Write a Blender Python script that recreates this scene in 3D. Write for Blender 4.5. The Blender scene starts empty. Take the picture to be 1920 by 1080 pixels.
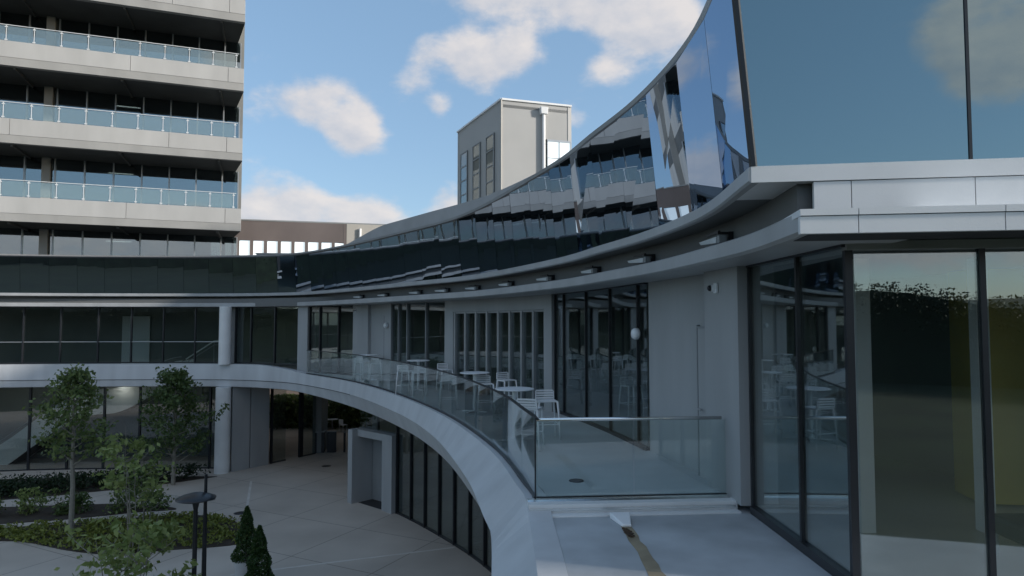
import bpy, math, random, bisect
from mathutils import Vector, Matrix
R = math.radians
random.seed(7)
sc = bpy.context.scene
COL = sc.collection

# ------------------------------------------------------------------ camera
cam = bpy.data.cameras.new('camera'); cam_o = bpy.data.objects.new('camera', cam); COL.objects.link(cam_o)
cam_o.location = (0, 0, 7.45); cam_o.rotation_euler = (R(92.9), 0, 0)
cam.sensor_width = 36.0; cam.lens = 36.0 * 1250 / 1920; cam.clip_start = 0.05; cam.clip_end = 6000
sc.camera = cam_o
# ------------------------------------------------------------------ sun, sky, exposure
SUN_EL, SUN_AZ = R(18), math.atan2(1, -0.25)
S = Vector((math.cos(SUN_EL) * math.sin(SUN_AZ), math.cos(SUN_EL) * math.cos(SUN_AZ), math.sin(SUN_EL)))
sun = bpy.data.lights.new('sun', 'SUN'); sun.energy = 3.4; sun.angle = R(4.0); sun.color = (1.0, 0.93, 0.84)
sun_o = bpy.data.objects.new('sun', sun); COL.objects.link(sun_o)
sun_o.rotation_euler = S.to_track_quat('Z', 'Y').to_euler()
SKY_STRENGTH = 0.15
sc.view_settings.view_transform = 'Standard'; sc.view_settings.look = 'None'
sc.view_settings.exposure = 0.45; sc.view_settings.gamma = 1.0; sc.view_settings.use_curve_mapping = False

world = bpy.data.worlds.new('World'); sc.world = world; world.use_nodes = True
wt = world.node_tree; wt.nodes.clear()
def wn(kind, **kw):
    n = wt.nodes.new(kind)
    for k, v in kw.items(): setattr(n, k, v)
    return n
def wl(a, b): wt.links.new(a, b)
def wmath(op, a, b=None, c=None, clamp=False):
    n = wn('ShaderNodeMath', operation=op, use_clamp=clamp)
    for i, x in enumerate((a, b, c)):
        if x is None: continue
        if isinstance(x, (int, float)): n.inputs[i].default_value = x
        else: wl(x, n.inputs[i])
    return n.outputs[0]
sky = wn('ShaderNodeTexSky', sky_type='NISHITA', sun_disc=False, sun_elevation=SUN_EL, sun_rotation=SUN_AZ)
sky.air_density = 1.0; sky.dust_density = 0.8; sky.ozone_density = 1.6; sky.altitude = 100
geo = wn('ShaderNodeTexCoord')
DIR = geo.outputs['Generated']
# cumulus clouds, plus an unseen bank added as fill light: soft blobs in given directions, eaten away by noise
CLOUDS = [  # direction, angular half width, half height, strength
    ((-.300, .909, .303), .060, .032, 1.0), ((-.251, .921, .300), .050, .036, 1.0), ((-.222, .936, .274), .034, .040, 1.15),
    ((-.127, .916, .385), .024, .040, .75), ((-.142, .929, .335), .026, .022, .75), ((-.070, .922, .380), .036, .042, .85),
    ((-.035, .935, .350), .042, .048, .85), ((.014, .924, .378), .034, .042, .85), ((-.104, .945, .308), .020, .018, .9),
    ((-.059, .898, .458), .090, .030, .8), ((.073, .897, .452), .100, .045, .95), ((.161, .894, .430), .080, .040, 1.0),
    ((.215, .893, .392), .065, .045, 1.1), ((.135, .919, .360), .040, .022, .8),
    ((-.343, .926, .150), .090, .050, .85), ((-.275, .948, .150), .090, .035, .9), ((-.210, .965, .140), .090, .040, .85),
    ((-.095, .978, .178), .030, .034, .95), ((-.03, .98, .12), .12, .04, .6), ((.085, .945, .300), .04, .025, .6),
    ((.290, -.896, .345), .050, .045, 1.1), ((.345, -.886, .325), .060, .055, 1.1), ((.320, -.900, .290), .05, .03, .9),
    ((-.30, -.93, .25), .16, .06, .9), ((-.75, .64, .30), .14, .08, 1.0), ((-.95, .2, .35), .2, .09, 1.0), ((.9, .35, .3), .2, .1, 1.0),
    ((-.9, -.35, .22), .2, .07, 1.0), ((.75, -.62, .35), .25, .1, 1.0), ((.3, .5, .8), .25, .2, .8), ((-.5, -.3, .8), .3, .25, .8),
    ((.30, -.945, .105), .35, .045, 1.1), ((-.25, -.96, .09), .35, .045, 1.0), ((0, -.74, .67), .45, .16, 1.5), ((-.62, -.60, .52), .25, .12, 1.4), ((.6, -.62, .62), .3, .12, 1.4), ((-.30, .80, .52), .10, .05, .6), ((-.45, .86, .24), .06, .04, .8)]  # high bank behind the camera is added to brighten south-facing walls
nz = wn('ShaderNodeTexNoise'); nz.inputs['Scale'].default_value = 9.0; nz.inputs['Detail'].default_value = 7.0; nz.inputs['Roughness'].default_value = .58
mp = wn('ShaderNodeMapping'); mp.inputs['Scale'].default_value = (1, 1, 1.7); wl(DIR, mp.inputs['Vector']); wl(mp.outputs[0], nz.inputs['Vector'])
nz2 = wn('ShaderNodeTexNoise'); nz2.inputs['Scale'].default_value = 9.0; nz2.inputs['Detail'].default_value = 7.0; nz2.inputs['Roughness'].default_value = .58
off = wn('ShaderNodeVectorMath', operation='ADD'); off.inputs[1].default_value = (.018, -.002, .022); wl(mp.outputs[0], off.inputs[0]); wl(off.outputs[0], nz2.inputs['Vector'])
total = None
litsum = None
for (d, w, h, st) in CLOUDS:
    dv = Vector(d).normalized()
    side = Vector((dv.y, -dv.x, 0)).normalized()
    up = side.cross(dv)
    if side.dot(S) < 0: side = -side
    def dot(v):
        n = wn('ShaderNodeVectorMath', operation='DOT_PRODUCT'); wl(DIR, n.inputs[0]); n.inputs[1].default_value = v; return n.outputs['Value']
    a = wmath('MULTIPLY', dot(side), 1.0 / w); b = wmath('MULTIPLY', dot(up), 1.0 / h)
    r2 = wmath('ADD', wmath('MULTIPLY', a, a), wmath('MULTIPLY', b, b))
    front = wmath('GREATER_THAN', dot(dv), 0.2)
    e = wmath('MULTIPLY', wmath('MULTIPLY', wmath('EXPONENT', wmath('MULTIPLY', r2, -.9)), st), front)
    total = e if total is None else wmath('ADD', total, e)
    l = wmath('MULTIPLY', e, wmath('ADD', wmath('MULTIPLY', a, .30), wmath('MULTIPLY', b, .42)))
    litsum = l if litsum is None else wmath('ADD', litsum, l)
total = wmath('MINIMUM', total, 1.25)
dens = wmath('ADD', total, wmath('MULTIPLY', wmath('SUBTRACT', nz.outputs[0], .5), 2.3))
mr = wn('ShaderNodeMapRange', interpolation_type='SMOOTHSTEP'); wl(dens, mr.inputs[0]); mr.inputs[1].default_value = .36; mr.inputs[2].default_value = 1.12
alpha = wmath('MULTIPLY', mr.outputs[0], .90)
lit = wmath('ADD', wmath('ADD', .54, wmath('MULTIPLY', wmath('SUBTRACT', nz.outputs[0], nz2.outputs[0]), 2.6)), wmath('MULTIPLY', litsum, .55), clamp=True)
ccol = wn('ShaderNodeMix', data_type='RGBA'); wl(lit, ccol.inputs[0])
K = 1.0 / SKY_STRENGTH
ccol.inputs[6].default_value = (.41 * K, .43 * K, .48 * K, 1); ccol.inputs[7].default_value = (.60 * K, .565 * K, .55 * K, 1)
skm = wn('ShaderNodeMix', data_type='RGBA', blend_type='MULTIPLY'); skm.inputs[0].default_value = 1.0; wl(sky.outputs[0], skm.inputs[6]); skm.inputs[7].default_value = (1.0, 1.0, 1.0, 1)
lift = wn('ShaderNodeMix', data_type='RGBA'); lift.inputs[0].default_value = .50; wl(skm.outputs[2], lift.inputs[6]); lift.inputs[7].default_value = (.205 * K, .345 * K, .515 * K, 1)
cmix = wn('ShaderNodeMix', data_type='RGBA'); wl(alpha, cmix.inputs[0]); wl(lift.outputs[2], cmix.inputs[6]); wl(ccol.outputs[2], cmix.inputs[7])
bg = wn('ShaderNodeBackground'); bg.inputs[1].default_value = SKY_STRENGTH; wl(cmix.outputs[2], bg.inputs[0])
wo = wn('ShaderNodeOutputWorld'); wl(bg.outputs[0], wo.inputs[0])

cy = sc.cycles
cy.max_bounces = 9; cy.diffuse_bounces = 3; cy.glossy_bounces = 5; cy.transmission_bounces = 4; cy.transparent_max_bounces = 24
cy.caustics_reflective = False; cy.caustics_refractive = False; cy.sample_clamp_indirect = 4.0
cy.use_denoising = True
try: cy.denoiser = 'OPENIMAGEDENOISE'
except Exception: pass

# ------------------------------------------------------------------ materials
MATS = {}
def new_mat(name):
    m = bpy.data.materials.new(name); m.use_nodes = True; m.node_tree.nodes.clear(); MATS[name] = m; return m
def nd(t, kind, **kw):
    n = t.nodes.new(kind)
    for k, v in kw.items(): setattr(n, k, v)
    return n
def M(name, col, rough=.5, var=.08, scale=1.5, bump=0., bscale=30., metal=0., spec=.5, stretch=(1, 1, 1), emit=None):
    """painted / stone / metal surface: base colour with slow noise variation and fine bump"""
    m = new_mat(name); t = m.node_tree
    b = nd(t, 'ShaderNodeBsdfPrincipled'); o = nd(t, 'ShaderNodeOutputMaterial'); t.links.new(b.outputs[0], o.inputs[0])
    g = nd(t, 'ShaderNodeNewGeometry'); mpp = nd(t, 'ShaderNodeMapping'); mpp.inputs['Scale'].default_value = stretch
    t.links.new(g.outputs['Position'], mpp.inputs['Vector'])
    n = nd(t, 'ShaderNodeTexNoise'); n.inputs['Scale'].default_value = scale; n.inputs['Detail'].default_value = 5
    t.links.new(mpp.outputs[0], n.inputs['Vector'])
    r = nd(t, 'ShaderNodeValToRGB'); r.color_ramp.elements[0].position = .3; r.color_ramp.elements[1].position = .7
    r.color_ramp.elements[0].color = tuple(c * (1 - var) for c in col) + (1,); r.color_ramp.elements[1].color = tuple(min(1, c * (1 + var)) for c in col) + (1,)
    t.links.new(n.outputs[0], r.inputs[0]); t.links.new(r.outputs[0], b.inputs['Base Color'])
    b.inputs['Roughness'].default_value = rough; b.inputs['Metallic'].default_value = metal
    b.inputs['Specular IOR Level'].default_value = spec
    if bump:
        n2 = nd(t, 'ShaderNodeTexNoise'); n2.inputs['Scale'].default_value = bscale; n2.inputs['Detail'].default_value = 4
        t.links.new(mpp.outputs[0], n2.inputs['Vector'])
        bp = nd(t, 'ShaderNodeBump'); bp.inputs['Strength'].default_value = bump; bp.inputs['Distance'].default_value = .02
        t.links.new(n2.outputs[0], bp.inputs['Height']); t.links.new(bp.outputs[0], b.inputs['Normal'])
    if emit:
        b.inputs['Emission Color'].default_value = tuple(emit[:3]) + (1,); b.inputs['Emission Strength'].default_value = emit[3]
    return m
def GLASS(name, tint, f0, gcol=(1, 1, 1), through=1.0, wobble=0., dcol=(.012, .016, .018)):
    """architectural glass: see-through with a Schlick reflection; 'through' < 1 mixes in a dark coating"""
    m = new_mat(name); t = m.node_tree
    o = nd(t, 'ShaderNodeOutputMaterial')
    lw = nd(t, 'ShaderNodeLayerWeight'); lw.inputs['Blend'].default_value = .5
    p = nd(t, 'ShaderNodeMath', operation='POWER'); t.links.new(lw.outputs['Facing'], p.inputs[0]); p.inputs[1].default_value = 4.0
    ma = nd(t, 'ShaderNodeMath', operation='MULTIPLY_ADD', use_clamp=True); t.links.new(p.outputs[0], ma.inputs[0]); ma.inputs[1].default_value = 1 - f0; ma.inputs[2].default_value = f0
    tr = nd(t, 'ShaderNodeBsdfTransparent'); tr.inputs[0].default_value = tuple(tint) + (1,)
    gl = nd(t, 'ShaderNodeBsdfGlossy'); gl.inputs['Roughness'].default_value = 0.0; gl.inputs[0].default_value = tuple(gcol) + (1,)
    if wobble:
        g = nd(t, 'ShaderNodeNewGeometry'); n = nd(t, 'ShaderNodeTexNoise'); n.inputs['Scale'].default_value = .9; n.inputs['Detail'].default_value = 1
        t.links.new(g.outputs['Position'], n.inputs['Vector'])
        bp = nd(t, 'ShaderNodeBump'); bp.inputs['Strength'].default_value = wobble; bp.inputs['Distance'].default_value = .05
        t.links.new(n.outputs[0], bp.inputs['Height']); t.links.new(bp.outputs[0], gl.inputs['Normal'])
    base = tr
    if through < 1:
        df = nd(t, 'ShaderNodeBsdfDiffuse'); df.inputs[0].default_value = tuple(dcol) + (1,)
        mm = nd(t, 'ShaderNodeMixShader'); mm.inputs[0].default_value = through
        t.links.new(df.outputs[0], mm.inputs[1]); t.links.new(tr.outputs[0], mm.inputs[2]); base = mm
    mx = nd(t, 'ShaderNodeMixShader'); t.links.new(ma.outputs[0], mx.inputs[0]); t.links.new(base.outputs[0], mx.inputs[1]); t.links.new(gl.outputs[0], mx.inputs[2])
    t.links.new(mx.outputs[0], o.inputs[0])
    return m
def LEAF(name, c0, c1, trans=.35):
    m = new_mat(name); t = m.node_tree
    o = nd(t, 'ShaderNodeOutputMaterial'); g = nd(t, 'ShaderNodeNewGeometry')
    r = nd(t, 'ShaderNodeValToRGB'); r.color_ramp.elements[0].color = tuple(c0) + (1,); r.color_ramp.elements[1].color = tuple(c1) + (1,)
    t.links.new(g.outputs['Random Per Island'], r.inputs[0])
    d = nd(t, 'ShaderNodeBsdfPrincipled'); d.inputs['Roughness'].default_value = .55; t.links.new(r.outputs[0], d.inputs['Base Color'])
    tl = nd(t, 'ShaderNodeBsdfTranslucent'); t.links.new(r.outputs[0], tl.inputs[0])
    mx = nd(t, 'ShaderNodeMixShader'); mx.inputs[0].default_value = trans
    t.links.new(d.outputs[0], mx.inputs[1]); t.links.new(tl.outputs[0], mx.inputs[2]); t.links.new(mx.outputs[0], o.inputs[0])
    return m

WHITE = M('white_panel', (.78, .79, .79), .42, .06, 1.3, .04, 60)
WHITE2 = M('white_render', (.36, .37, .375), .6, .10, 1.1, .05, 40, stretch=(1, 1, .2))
LIP_SHADED = M('canopy_panel_shaded', (.40, .41, .415), .42, .10, 1.6, .04, 60, stretch=(1, 1, .2))  # white panel darkened: shade on the canopy edge put into its colour
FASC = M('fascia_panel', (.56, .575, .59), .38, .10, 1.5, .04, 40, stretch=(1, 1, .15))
SOFFIT = M('soffit_dark', (.15, .155, .155), .6, .06, .5)  # dark tone also carries the shade of the canopy recess
JOINT = M('joint_dark', (.03, .03, .032), .7, .1)
DARKMET = M('dark_metal', (.018, .02, .024), .35, .15, 3)
STEEL = M('glint_steel', (.86, .85, .83), .24, .03, 3, metal=1.0)  # bright metal imitating sunlit glints on curb and rail cap
ALU = M('aluminium', (.42, .44, .46), .35, .06, 3, metal=.6)
GREYMET = M('grey_metal', (.26, .275, .28), .45, .08, 1.2)
COPING = M('coping_metal', (.36, .365, .37), .45, .08, 1.2)
DECKM = M('deck_paving', (.47, .49, .49), .55, .12, .8, .1, 50)
LEDGEM = M('ledge_membrane', (.44, .465, .485), .5, .20, 1.3, .06, 30)
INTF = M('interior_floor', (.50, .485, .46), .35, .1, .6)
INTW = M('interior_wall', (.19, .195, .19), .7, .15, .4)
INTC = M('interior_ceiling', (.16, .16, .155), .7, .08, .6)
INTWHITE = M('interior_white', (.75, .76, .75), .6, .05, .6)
GOLD = M('gold_panel', (.50, .39, .08), .5, .12, 1.2)
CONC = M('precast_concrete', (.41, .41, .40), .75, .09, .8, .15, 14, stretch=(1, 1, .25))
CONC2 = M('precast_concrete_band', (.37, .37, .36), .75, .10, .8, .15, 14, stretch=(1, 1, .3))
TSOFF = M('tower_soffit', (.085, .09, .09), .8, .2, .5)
STAIRMET = M('corrugated_metal', (.38, .38, .37), .5, .06, .5)
BROWN = M('brown_cladding', (.15, .125, .118), .6, .12, .5)
BEIGE = M('beige_cladding', (.42, .40, .36), .6, .06, .5)
GLOWWIN = M('glow_window', (.7, .74, .76), .3, .08, .5, emit=(.80, .90, .92, .55))  # pale panes with a mild emission built into the material
LAMPE = M('lamp_diffuser', (.8, .8, .78), .4, .02, emit=(1, .98, .94, 1.6))
PLASTIC = M('white_plastic', (.84, .85, .86), .38, .04, 4)
RAILP = M('railing_paint', (.62, .65, .66), .4, .05, 4)
POTM = M('pot_white', (.55, .56, .57), .5, .06, 3)
BARK = M('bark', (.16, .14, .11), .85, .25, 6, .4, 30)
BARKG = M('bark_grey', (.24, .225, .19), .85, .2, 6, .4, 30)
SOIL = M('soil', (.045, .035, .026), .95, .3, 2.5, .6, 12)
DIRT = M('tan_stain', (.30, .25, .17), .8, .25, 3, .2, 20)
LEAFDEBRIS = M('dead_leaf', (.06, .035, .018), .8, .3, 8)
TEAL = M('teal_fabric', (.035, .055, .058), .8, .2, 5)
STAIRW = M('stair_white', (.80, .80, .77), .5, .05, .6)
STAIRD = M('stair_underside', (.05, .05, .05), .7, .1, .6)
G_CLEAR = GLASS('clear_glass', (.80, .86, .85), .07)
G_RAIL = GLASS('rail_glass', (.91, .955, .95), .05)
G_GF = GLASS('lobby_glass', (.78, .82, .82), .08)
G_WIN = GLASS('window_glass', (.80, .84, .83), .075, (.86, .93, .97))
G_FRONT = GLASS('front_glass', (.93, .95, .94), .22, (.74, .82, .83))
G_TOWER = GLASS('tower_glass', (.35, .40, .40), .30, (.85, .95, 1.0))
G_TRAIL = GLASS('tower_rail_glass', (.72, .78, .77), .15, (1, 1, .98), .80, 0., (.40, .50, .50))
MIRROR = GLASS('mirror_band', (1, 1, 1), .62, (.42, .52, .66), 0.0, .035)
MIRROR_F = GLASS('mirror_front', (1, 1, 1), .55, (.47, .60, .62), 0.0, 0.)
LEAF_A = LEAF('leaf_mid_green', (.070, .115, .036), (.180, .235, .075))
LEAF_B = LEAF('leaf_dark_green', (.045, .085, .026), (.125, .180, .055))
LEAF_C = LEAF('leaf_light_green', (.130, .190, .048), (.310, .365, .130))
LEAF_H = LEAF('leaf_hedge', (.010, .026, .010), (.030, .058, .020))
LEAF_Y = LEAF('leaf_yellow_green', (.10, .13, .022), (.27, .30, .06))
LEAF_E = LEAF('leaf_evergreen', (.020, .055, .012), (.060, .110, .025))
LEAF_W = LEAF('leaf_wood', (.008, .018, .007), (.026, .042, .016), .1)

def paving():
    m = new_mat('plaza_paving'); t = m.node_tree
    b = nd(t, 'ShaderNodeBsdfPrincipled'); o = nd(t, 'ShaderNodeOutputMaterial'); t.links.new(b.outputs[0], o.inputs[0])
    g = nd(t, 'ShaderNodeNewGeometry')
    n = nd(t, 'ShaderNodeTexNoise'); n.inputs['Scale'].default_value = .35; n.inputs['Detail'].default_value = 8; t.links.new(g.outputs['Position'], n.inputs['Vector'])
    n2 = nd(t, 'ShaderNodeTexNoise'); n2.inputs['Scale'].default_value = 45; n2.inputs['Detail'].default_value = 3; t.links.new(g.outputs['Position'], n2.inputs['Vector'])
    r = nd(t, 'ShaderNodeValToRGB'); r.color_ramp.elements[0].position = .3; r.color_ramp.elements[1].position = .72
    r.color_ramp.elements[0].color = (.46, .405, .35, 1); r.color_ramp.elements[1].color = (.60, .535, .465, 1); t.links.new(n.outputs[0], r.inputs[0])
    br = nd(t, 'ShaderNodeTexBrick'); br.offset = 0; br.inputs['Scale'].default_value = .28; br.inputs['Mortar Size'].default_value = .006
    br.inputs['Color1'].default_value = (1, 1, 1, 1); br.inputs['Color2'].default_value = (.93, .93, .93, 1); br.inputs['Mortar'].default_value = (.55, .55, .55, 1)
    br.inputs['Brick Width'].default_value = .9; br.inputs['Row Height'].default_value = .9
    mp = nd(t, 'ShaderNodeMapping'); mp.inputs['Rotation'].default_value = (0, 0, R(27)); t.links.new(g.outputs['Position'], mp.inputs['Vector']); t.links.new(mp.outputs[0], br.inputs['Vector'])
    mx = nd(t, 'ShaderNodeMix', data_type='RGBA', blend_type='MULTIPLY'); mx.inputs[0].default_value = 1; t.links.new(r.outputs[0], mx.inputs[6]); t.links.new(br.outputs[0], mx.inputs[7])
    t.links.new(mx.outputs[2], b.inputs['Base Color']); b.inputs['Roughness'].default_value = .7
    bp = nd(t, 'ShaderNodeBump'); bp.inputs['Strength'].default_value = .15; bp.inputs['Distance'].default_value = .01; t.links.new(n2.outputs[0], bp.inputs['Height']); t.links.new(bp.outputs[0], b.inputs['Normal'])
    return m
PAVE = paving()
GRASSG = M('ground_grass', (.020, .030, .011), .95, .35, .2, .5, 4)

# ------------------------------------------------------------------ curves and mesh building
class Curve:
    def __init__(s, pts):
        P = [tuple(p) for p in pts]
        P = [(2 * P[0][0] - P[1][0], 2 * P[0][1] - P[1][1])] + P + [(2 * P[-1][0] - P[-2][0], 2 * P[-1][1] - P[-2][1])]
        out = []
        for i in range(1, len(P) - 2):
            p0, p1, p2, p3 = P[i - 1:i + 3]
            for k in range(24):
                t = k / 24.
                out.append(tuple(.5 * (2 * p1[j] + (-p0[j] + p2[j]) * t + (2 * p0[j] - 5 * p1[j] + 4 * p2[j] - p3[j]) * t * t + (-p0[j] + 3 * p1[j] - 3 * p2[j] + p3[j]) * t ** 3) for j in (0, 1)))
        out.append(P[-2]); s.p = out; s.s = [0]
        for a, b in zip(out, out[1:]): s.s.append(s.s[-1] + math.dist(a, b))
        s.L = s.s[-1]
    def frame(s, d):
        d = min(max(d, 0), s.L)
        i = min(max(bisect.bisect_right(s.s, d) - 1, 0), len(s.p) - 2)
        f = (d - s.s[i]) / (s.s[i + 1] - s.s[i]); a, b = s.p[i], s.p[i + 1]
        def tan(k):
            u = s.p[max(k - 1, 0)]; v = s.p[min(k + 1, len(s.p) - 1)]; l = math.dist(u, v); return ((v[0] - u[0]) / l, (v[1] - u[1]) / l)
        t0, t1 = tan(i), tan(i + 1); t = (t0[0] + (t1[0] - t0[0]) * f, t0[1] + (t1[1] - t0[1]) * f); l = math.hypot(*t); t = (t[0] / l, t[1] / l)
        return (a[0] + (b[0] - a[0]) * f, a[1] + (b[1] - a[1]) * f), t
    def at(s, d, off=0):          # off > 0 is out into the courtyard
        p, t = s.frame(d); return (p[0] + t[1] * off, p[1] - t[0] * off)
FC = Curve([(-38, 27), (-31.5, 31), (-25.5, 32.9), (-20, 33.5), (-14.5, 33.5), (-11.3, 32.3), (-9.3, 30.5), (-6.35, 26.6), (-3.87, 22.1), (-1.78, 17.2), (-.46, 12.8), (.06, 10.0), (.19, 9.1), (.25, 7), (.24, 5.6), (.22, 4.6)])
CC = Curve([(-38, 26.8), (-31.5, 30.8), (-25, 32.6), (-20, 33.35), (-14.5, 33.4), (-10.6, 32.1), (-7.2, 28.5), (-3.6, 23.6), (-1.15, 20.0), (.88, 15.15), (1.63, 12.3), (2.1, 10.25), (2.32, 8.1), (2.17, 6.05)])
WC = Curve([(-38, 27.4), (-31.5, 31.4), (-25.4, 33.3), (-20, 33.9), (-14.5, 33.9), (-11.6, 33.0), (-9.2, 31.6), (-6.2, 29.0), (-2.6, 24.2), (-.2, 20.6), (1.19, 17.85), (2.1, 14.7), (2.55, 12.5), (2.85, 11), (3.05, 9.9), (3.15, 8.8), (3.2, 6.33)])
LC = Curve([(-38, 26.9), (-31.5, 30.9), (-25, 32.7), (-20, 33.42), (-14.5, 33.45), (-10.6, 32.15), (-7.2, 28.55), (-3.6, 23.65), (-1.1, 20.05), (.95, 15.2), (1.75, 12.3), (2.22, 10.2), (2.47, 8.0), (2.52, 6.9), (2.43, 5.56)])
GC = Curve([(-6.46, 28.3), (-4.49, 26.41), (-2.1, 23.0), (-.55, 20.2), (.6, 17), (1.3, 13), (1.6, 9), (1.7, 4)])
FA = R(8.4); FD = (math.cos(FA), -math.sin(FA))           # direction of the front facade
def smooth(a, b, x):
    x = min(max((x - a) / (b - a), 0), 1); return x * x * (3 - 2 * x)
def inward(d): return 3.7 + 10.5 * smooth(22, 36, d)      # how deep the building is behind its curve

class MB:
    def __init__(s): s.v = []; s.f = []
    def add(s, vs, fs):
        n = len(s.v); s.v += [tuple(v) for v in vs]; s.f += [tuple(i + n for i in f) for f in fs]; return s
    def box(s, c, size, rz=0, taper=1.0):
        hx, hy, hz = [q / 2 for q in size]; ca, sa = math.cos(rz), math.sin(rz); vs = []
        for z, k in ((-hz, 1.0), (hz, taper)):
            for x, y in ((-hx, -hy), (hx, -hy), (hx, hy), (-hx, hy)):
                x *= k; y *= k; vs.append((c[0] + x * ca - y * sa, c[1] + x * sa + y * ca, c[2] + z))
        return s.add(vs, [(0, 3, 2, 1), (4, 5, 6, 7), (0, 1, 5, 4), (1, 2, 6, 5), (2, 3, 7, 6), (3, 0, 4, 7)])
    def wall(s, p, q, z0, z1, th, off=0.):                # upright board from p to q, off out to the right of p->q
        l = math.dist(p, q); t = ((q[0] - p[0]) / l, (q[1] - p[1]) / l)
        c = ((p[0] + q[0]) / 2 + t[1] * off, (p[1] + q[1]) / 2 - t[0] * off, (z0 + z1) / 2)
        return s.box(c, (l, th, z1 - z0), math.atan2(t[1], t[0]))
    def prism(s, poly, z0, z1):
        n = len(poly)
        a = sum(poly[i][0] * poly[(i + 1) % n][1] - poly[(i + 1) % n][0] * poly[i][1] for i in range(n))
        if a < 0: poly = poly[::-1]
        vs = [(x, y, z0) for x, y in poly] + [(x, y, z1) for x, y in poly]
        return s.add(vs, [tuple(range(n))[::-1], tuple(range(n, 2 * n))] + [(i, (i + 1) % n, n + (i + 1) % n, n + i) for i in range(n)])
    def sweep(s, cv, d0, d1, sec, step=.4):               # sec(d) -> closed list of (off, z), anticlockwise seen along the curve
        n = max(1, int(math.ceil((d1 - d0) / step))); rings = []
        for i in range(n + 1):
            d = d0 + (d1 - d0) * i / n
            rings.append([(*cv.at(d, o), z) for o, z in sec(d)])
        k = len(rings[0]); vs = [p for r in rings for p in r]
        fs = [(i * k + j, (i + 1) * k + j, (i + 1) * k + (j + 1) % k, i * k + (j + 1) % k) for i in range(n) for j in range(k)]
        fs += [tuple(range(k)), tuple(range(n * k, n * k + k))[::-1]]
        return s.add(vs, fs)
    def tube(s, pts, rad, n=8, cap=True):
        pts = [Vector(p) for p in pts]; rad = rad if isinstance(rad, (list, tuple)) else [rad] * len(pts); rings = []
        for i, p in enumerate(pts):
            d = (pts[min(i + 1, len(pts) - 1)] - pts[max(i - 1, 0)]).normalized()
            a = d.orthogonal().normalized() if abs(d.z) > .95 else Vector((-d.y, d.x, 0)).normalized(); b = d.cross(a)
            rings.append([p + (a * math.cos(2 * math.pi * k / n) + b * math.sin(2 * math.pi * k / n)) * rad[i] for k in range(n)])
        vs = [q for r in rings for q in r]
        fs = [(i * n + j, i * n + (j + 1) % n, (i + 1) * n + (j + 1) % n, (i + 1) * n + j) for i in range(len(pts) - 1) for j in range(n)]
        if cap: fs += [tuple(range(n))[::-1], tuple(range((len(pts) - 1) * n, len(pts) * n))]
        return s.add(vs, fs)
    def lathe(s, c, prof, n=20):
        vs = []; k = len(prof)
        for r, z in prof:
            for i in range(n):
                a = 2 * math.pi * i / n; vs.append((c[0] + r * math.cos(a), c[1] + r * math.sin(a), c[2] + z))
        fs = [(i * n + j, i * n + (j + 1) % n, (i + 1) * n + (j + 1) % n, (i + 1) * n + j) for i in range(k - 1) for j in range(n)]
        fs += [tuple(range(n))[::-1], tuple(range((k - 1) * n, k * n))]
        return s.add(vs, fs)
    def leaf(s, p, size, rnd):
        u = Vector((rnd.gauss(0, 1), rnd.gauss(0, 1), rnd.gauss(0, 1))).normalized()
        w = Vector((rnd.gauss(0, 1), rnd.gauss(0, 1), rnd.gauss(0, .6))); w = (w - u * w.dot(u)).normalized(); p = Vector(p)
        a, b = u * size * .5, w * size * .27
        return s.add([p - a, p + b, p + a, p - b], [(0, 1, 2, 3)])
    def build(s, name, mat, parent=None, local=False, smoothed=False, bevel=0.):
        loc = Vector((0, 0, 0))
        me = bpy.data.meshes.new(name)
        vs = s.v
        if parent is not None and not local:
            q, w = parent, Vector((0, 0, 0))
            while q is not None: w += q.location; q = q.parent
            vs = [tuple(Vector(v) - w) for v in vs]
        me.from_pydata(vs, [], s.f); me.materials.append(mat); me.update()
        if smoothed:
            for p in me.polygons: p.use_smooth = True
        o = bpy.data.objects.new(name, me); COL.objects.link(o)
        if parent is not None: o.parent = parent
        if bevel:
            b = o.modifiers.new('bevel', 'BEVEL'); b.width = bevel; b.segments = 2; b.limit_method = 'ANGLE'
        return o
def tag(o, label=None, cat=None, group=None, kind=None):
    if label: o['label'] = label
    if cat: o['category'] = cat
    if group: o['group'] = group
    if kind: o['kind'] = kind
    return o
def thing(name, label, cat, loc=(0, 0, 0), rz=0., group=None):
    o = bpy.data.objects.new(name, None); o.empty_display_size = .2; COL.objects.link(o)
    o.location = loc; o.rotation_euler = (0, 0, rz); return tag(o, label, cat, group)
def dup(root, loc, rz, label, scale=None):
    r = root.copy(); COL.objects.link(r); r.location = loc; r.rotation_euler = (0, 0, rz); r['label'] = label
    if scale: r.scale = scale
    for ch in list(root.children): 
        c = ch.copy(); COL.objects.link(c); c.parent = r
        for g in ch.children:
            d = g.copy(); COL.objects.link(d); d.parent = c
    return r

# ------------------------------------------------------------------ ground
tag(MB().prism([(-1500, -1500), (1500, -1500), (1500, 1500), (-1500, 1500)], -.5, -.008).build('ground', GRASSG), kind='structure')
tag(MB().prism([(-60, 7), (30, 7), (30, 60), (-60, 60)], -.3, 0.0).build('plaza', PAVE), kind='structure')

m = MB()
for p, q in (((-8.3, 20.05), (-1.9, 22.45)), ((-9.7, 24.5), (-12.2, 31.6))): m.wall(p, q, .0005, .004, .10)
tag(m.build('paving_joint', M('joint_stone', (.62, .58, .53), .7, .1, 2)), kind='structure')
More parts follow.
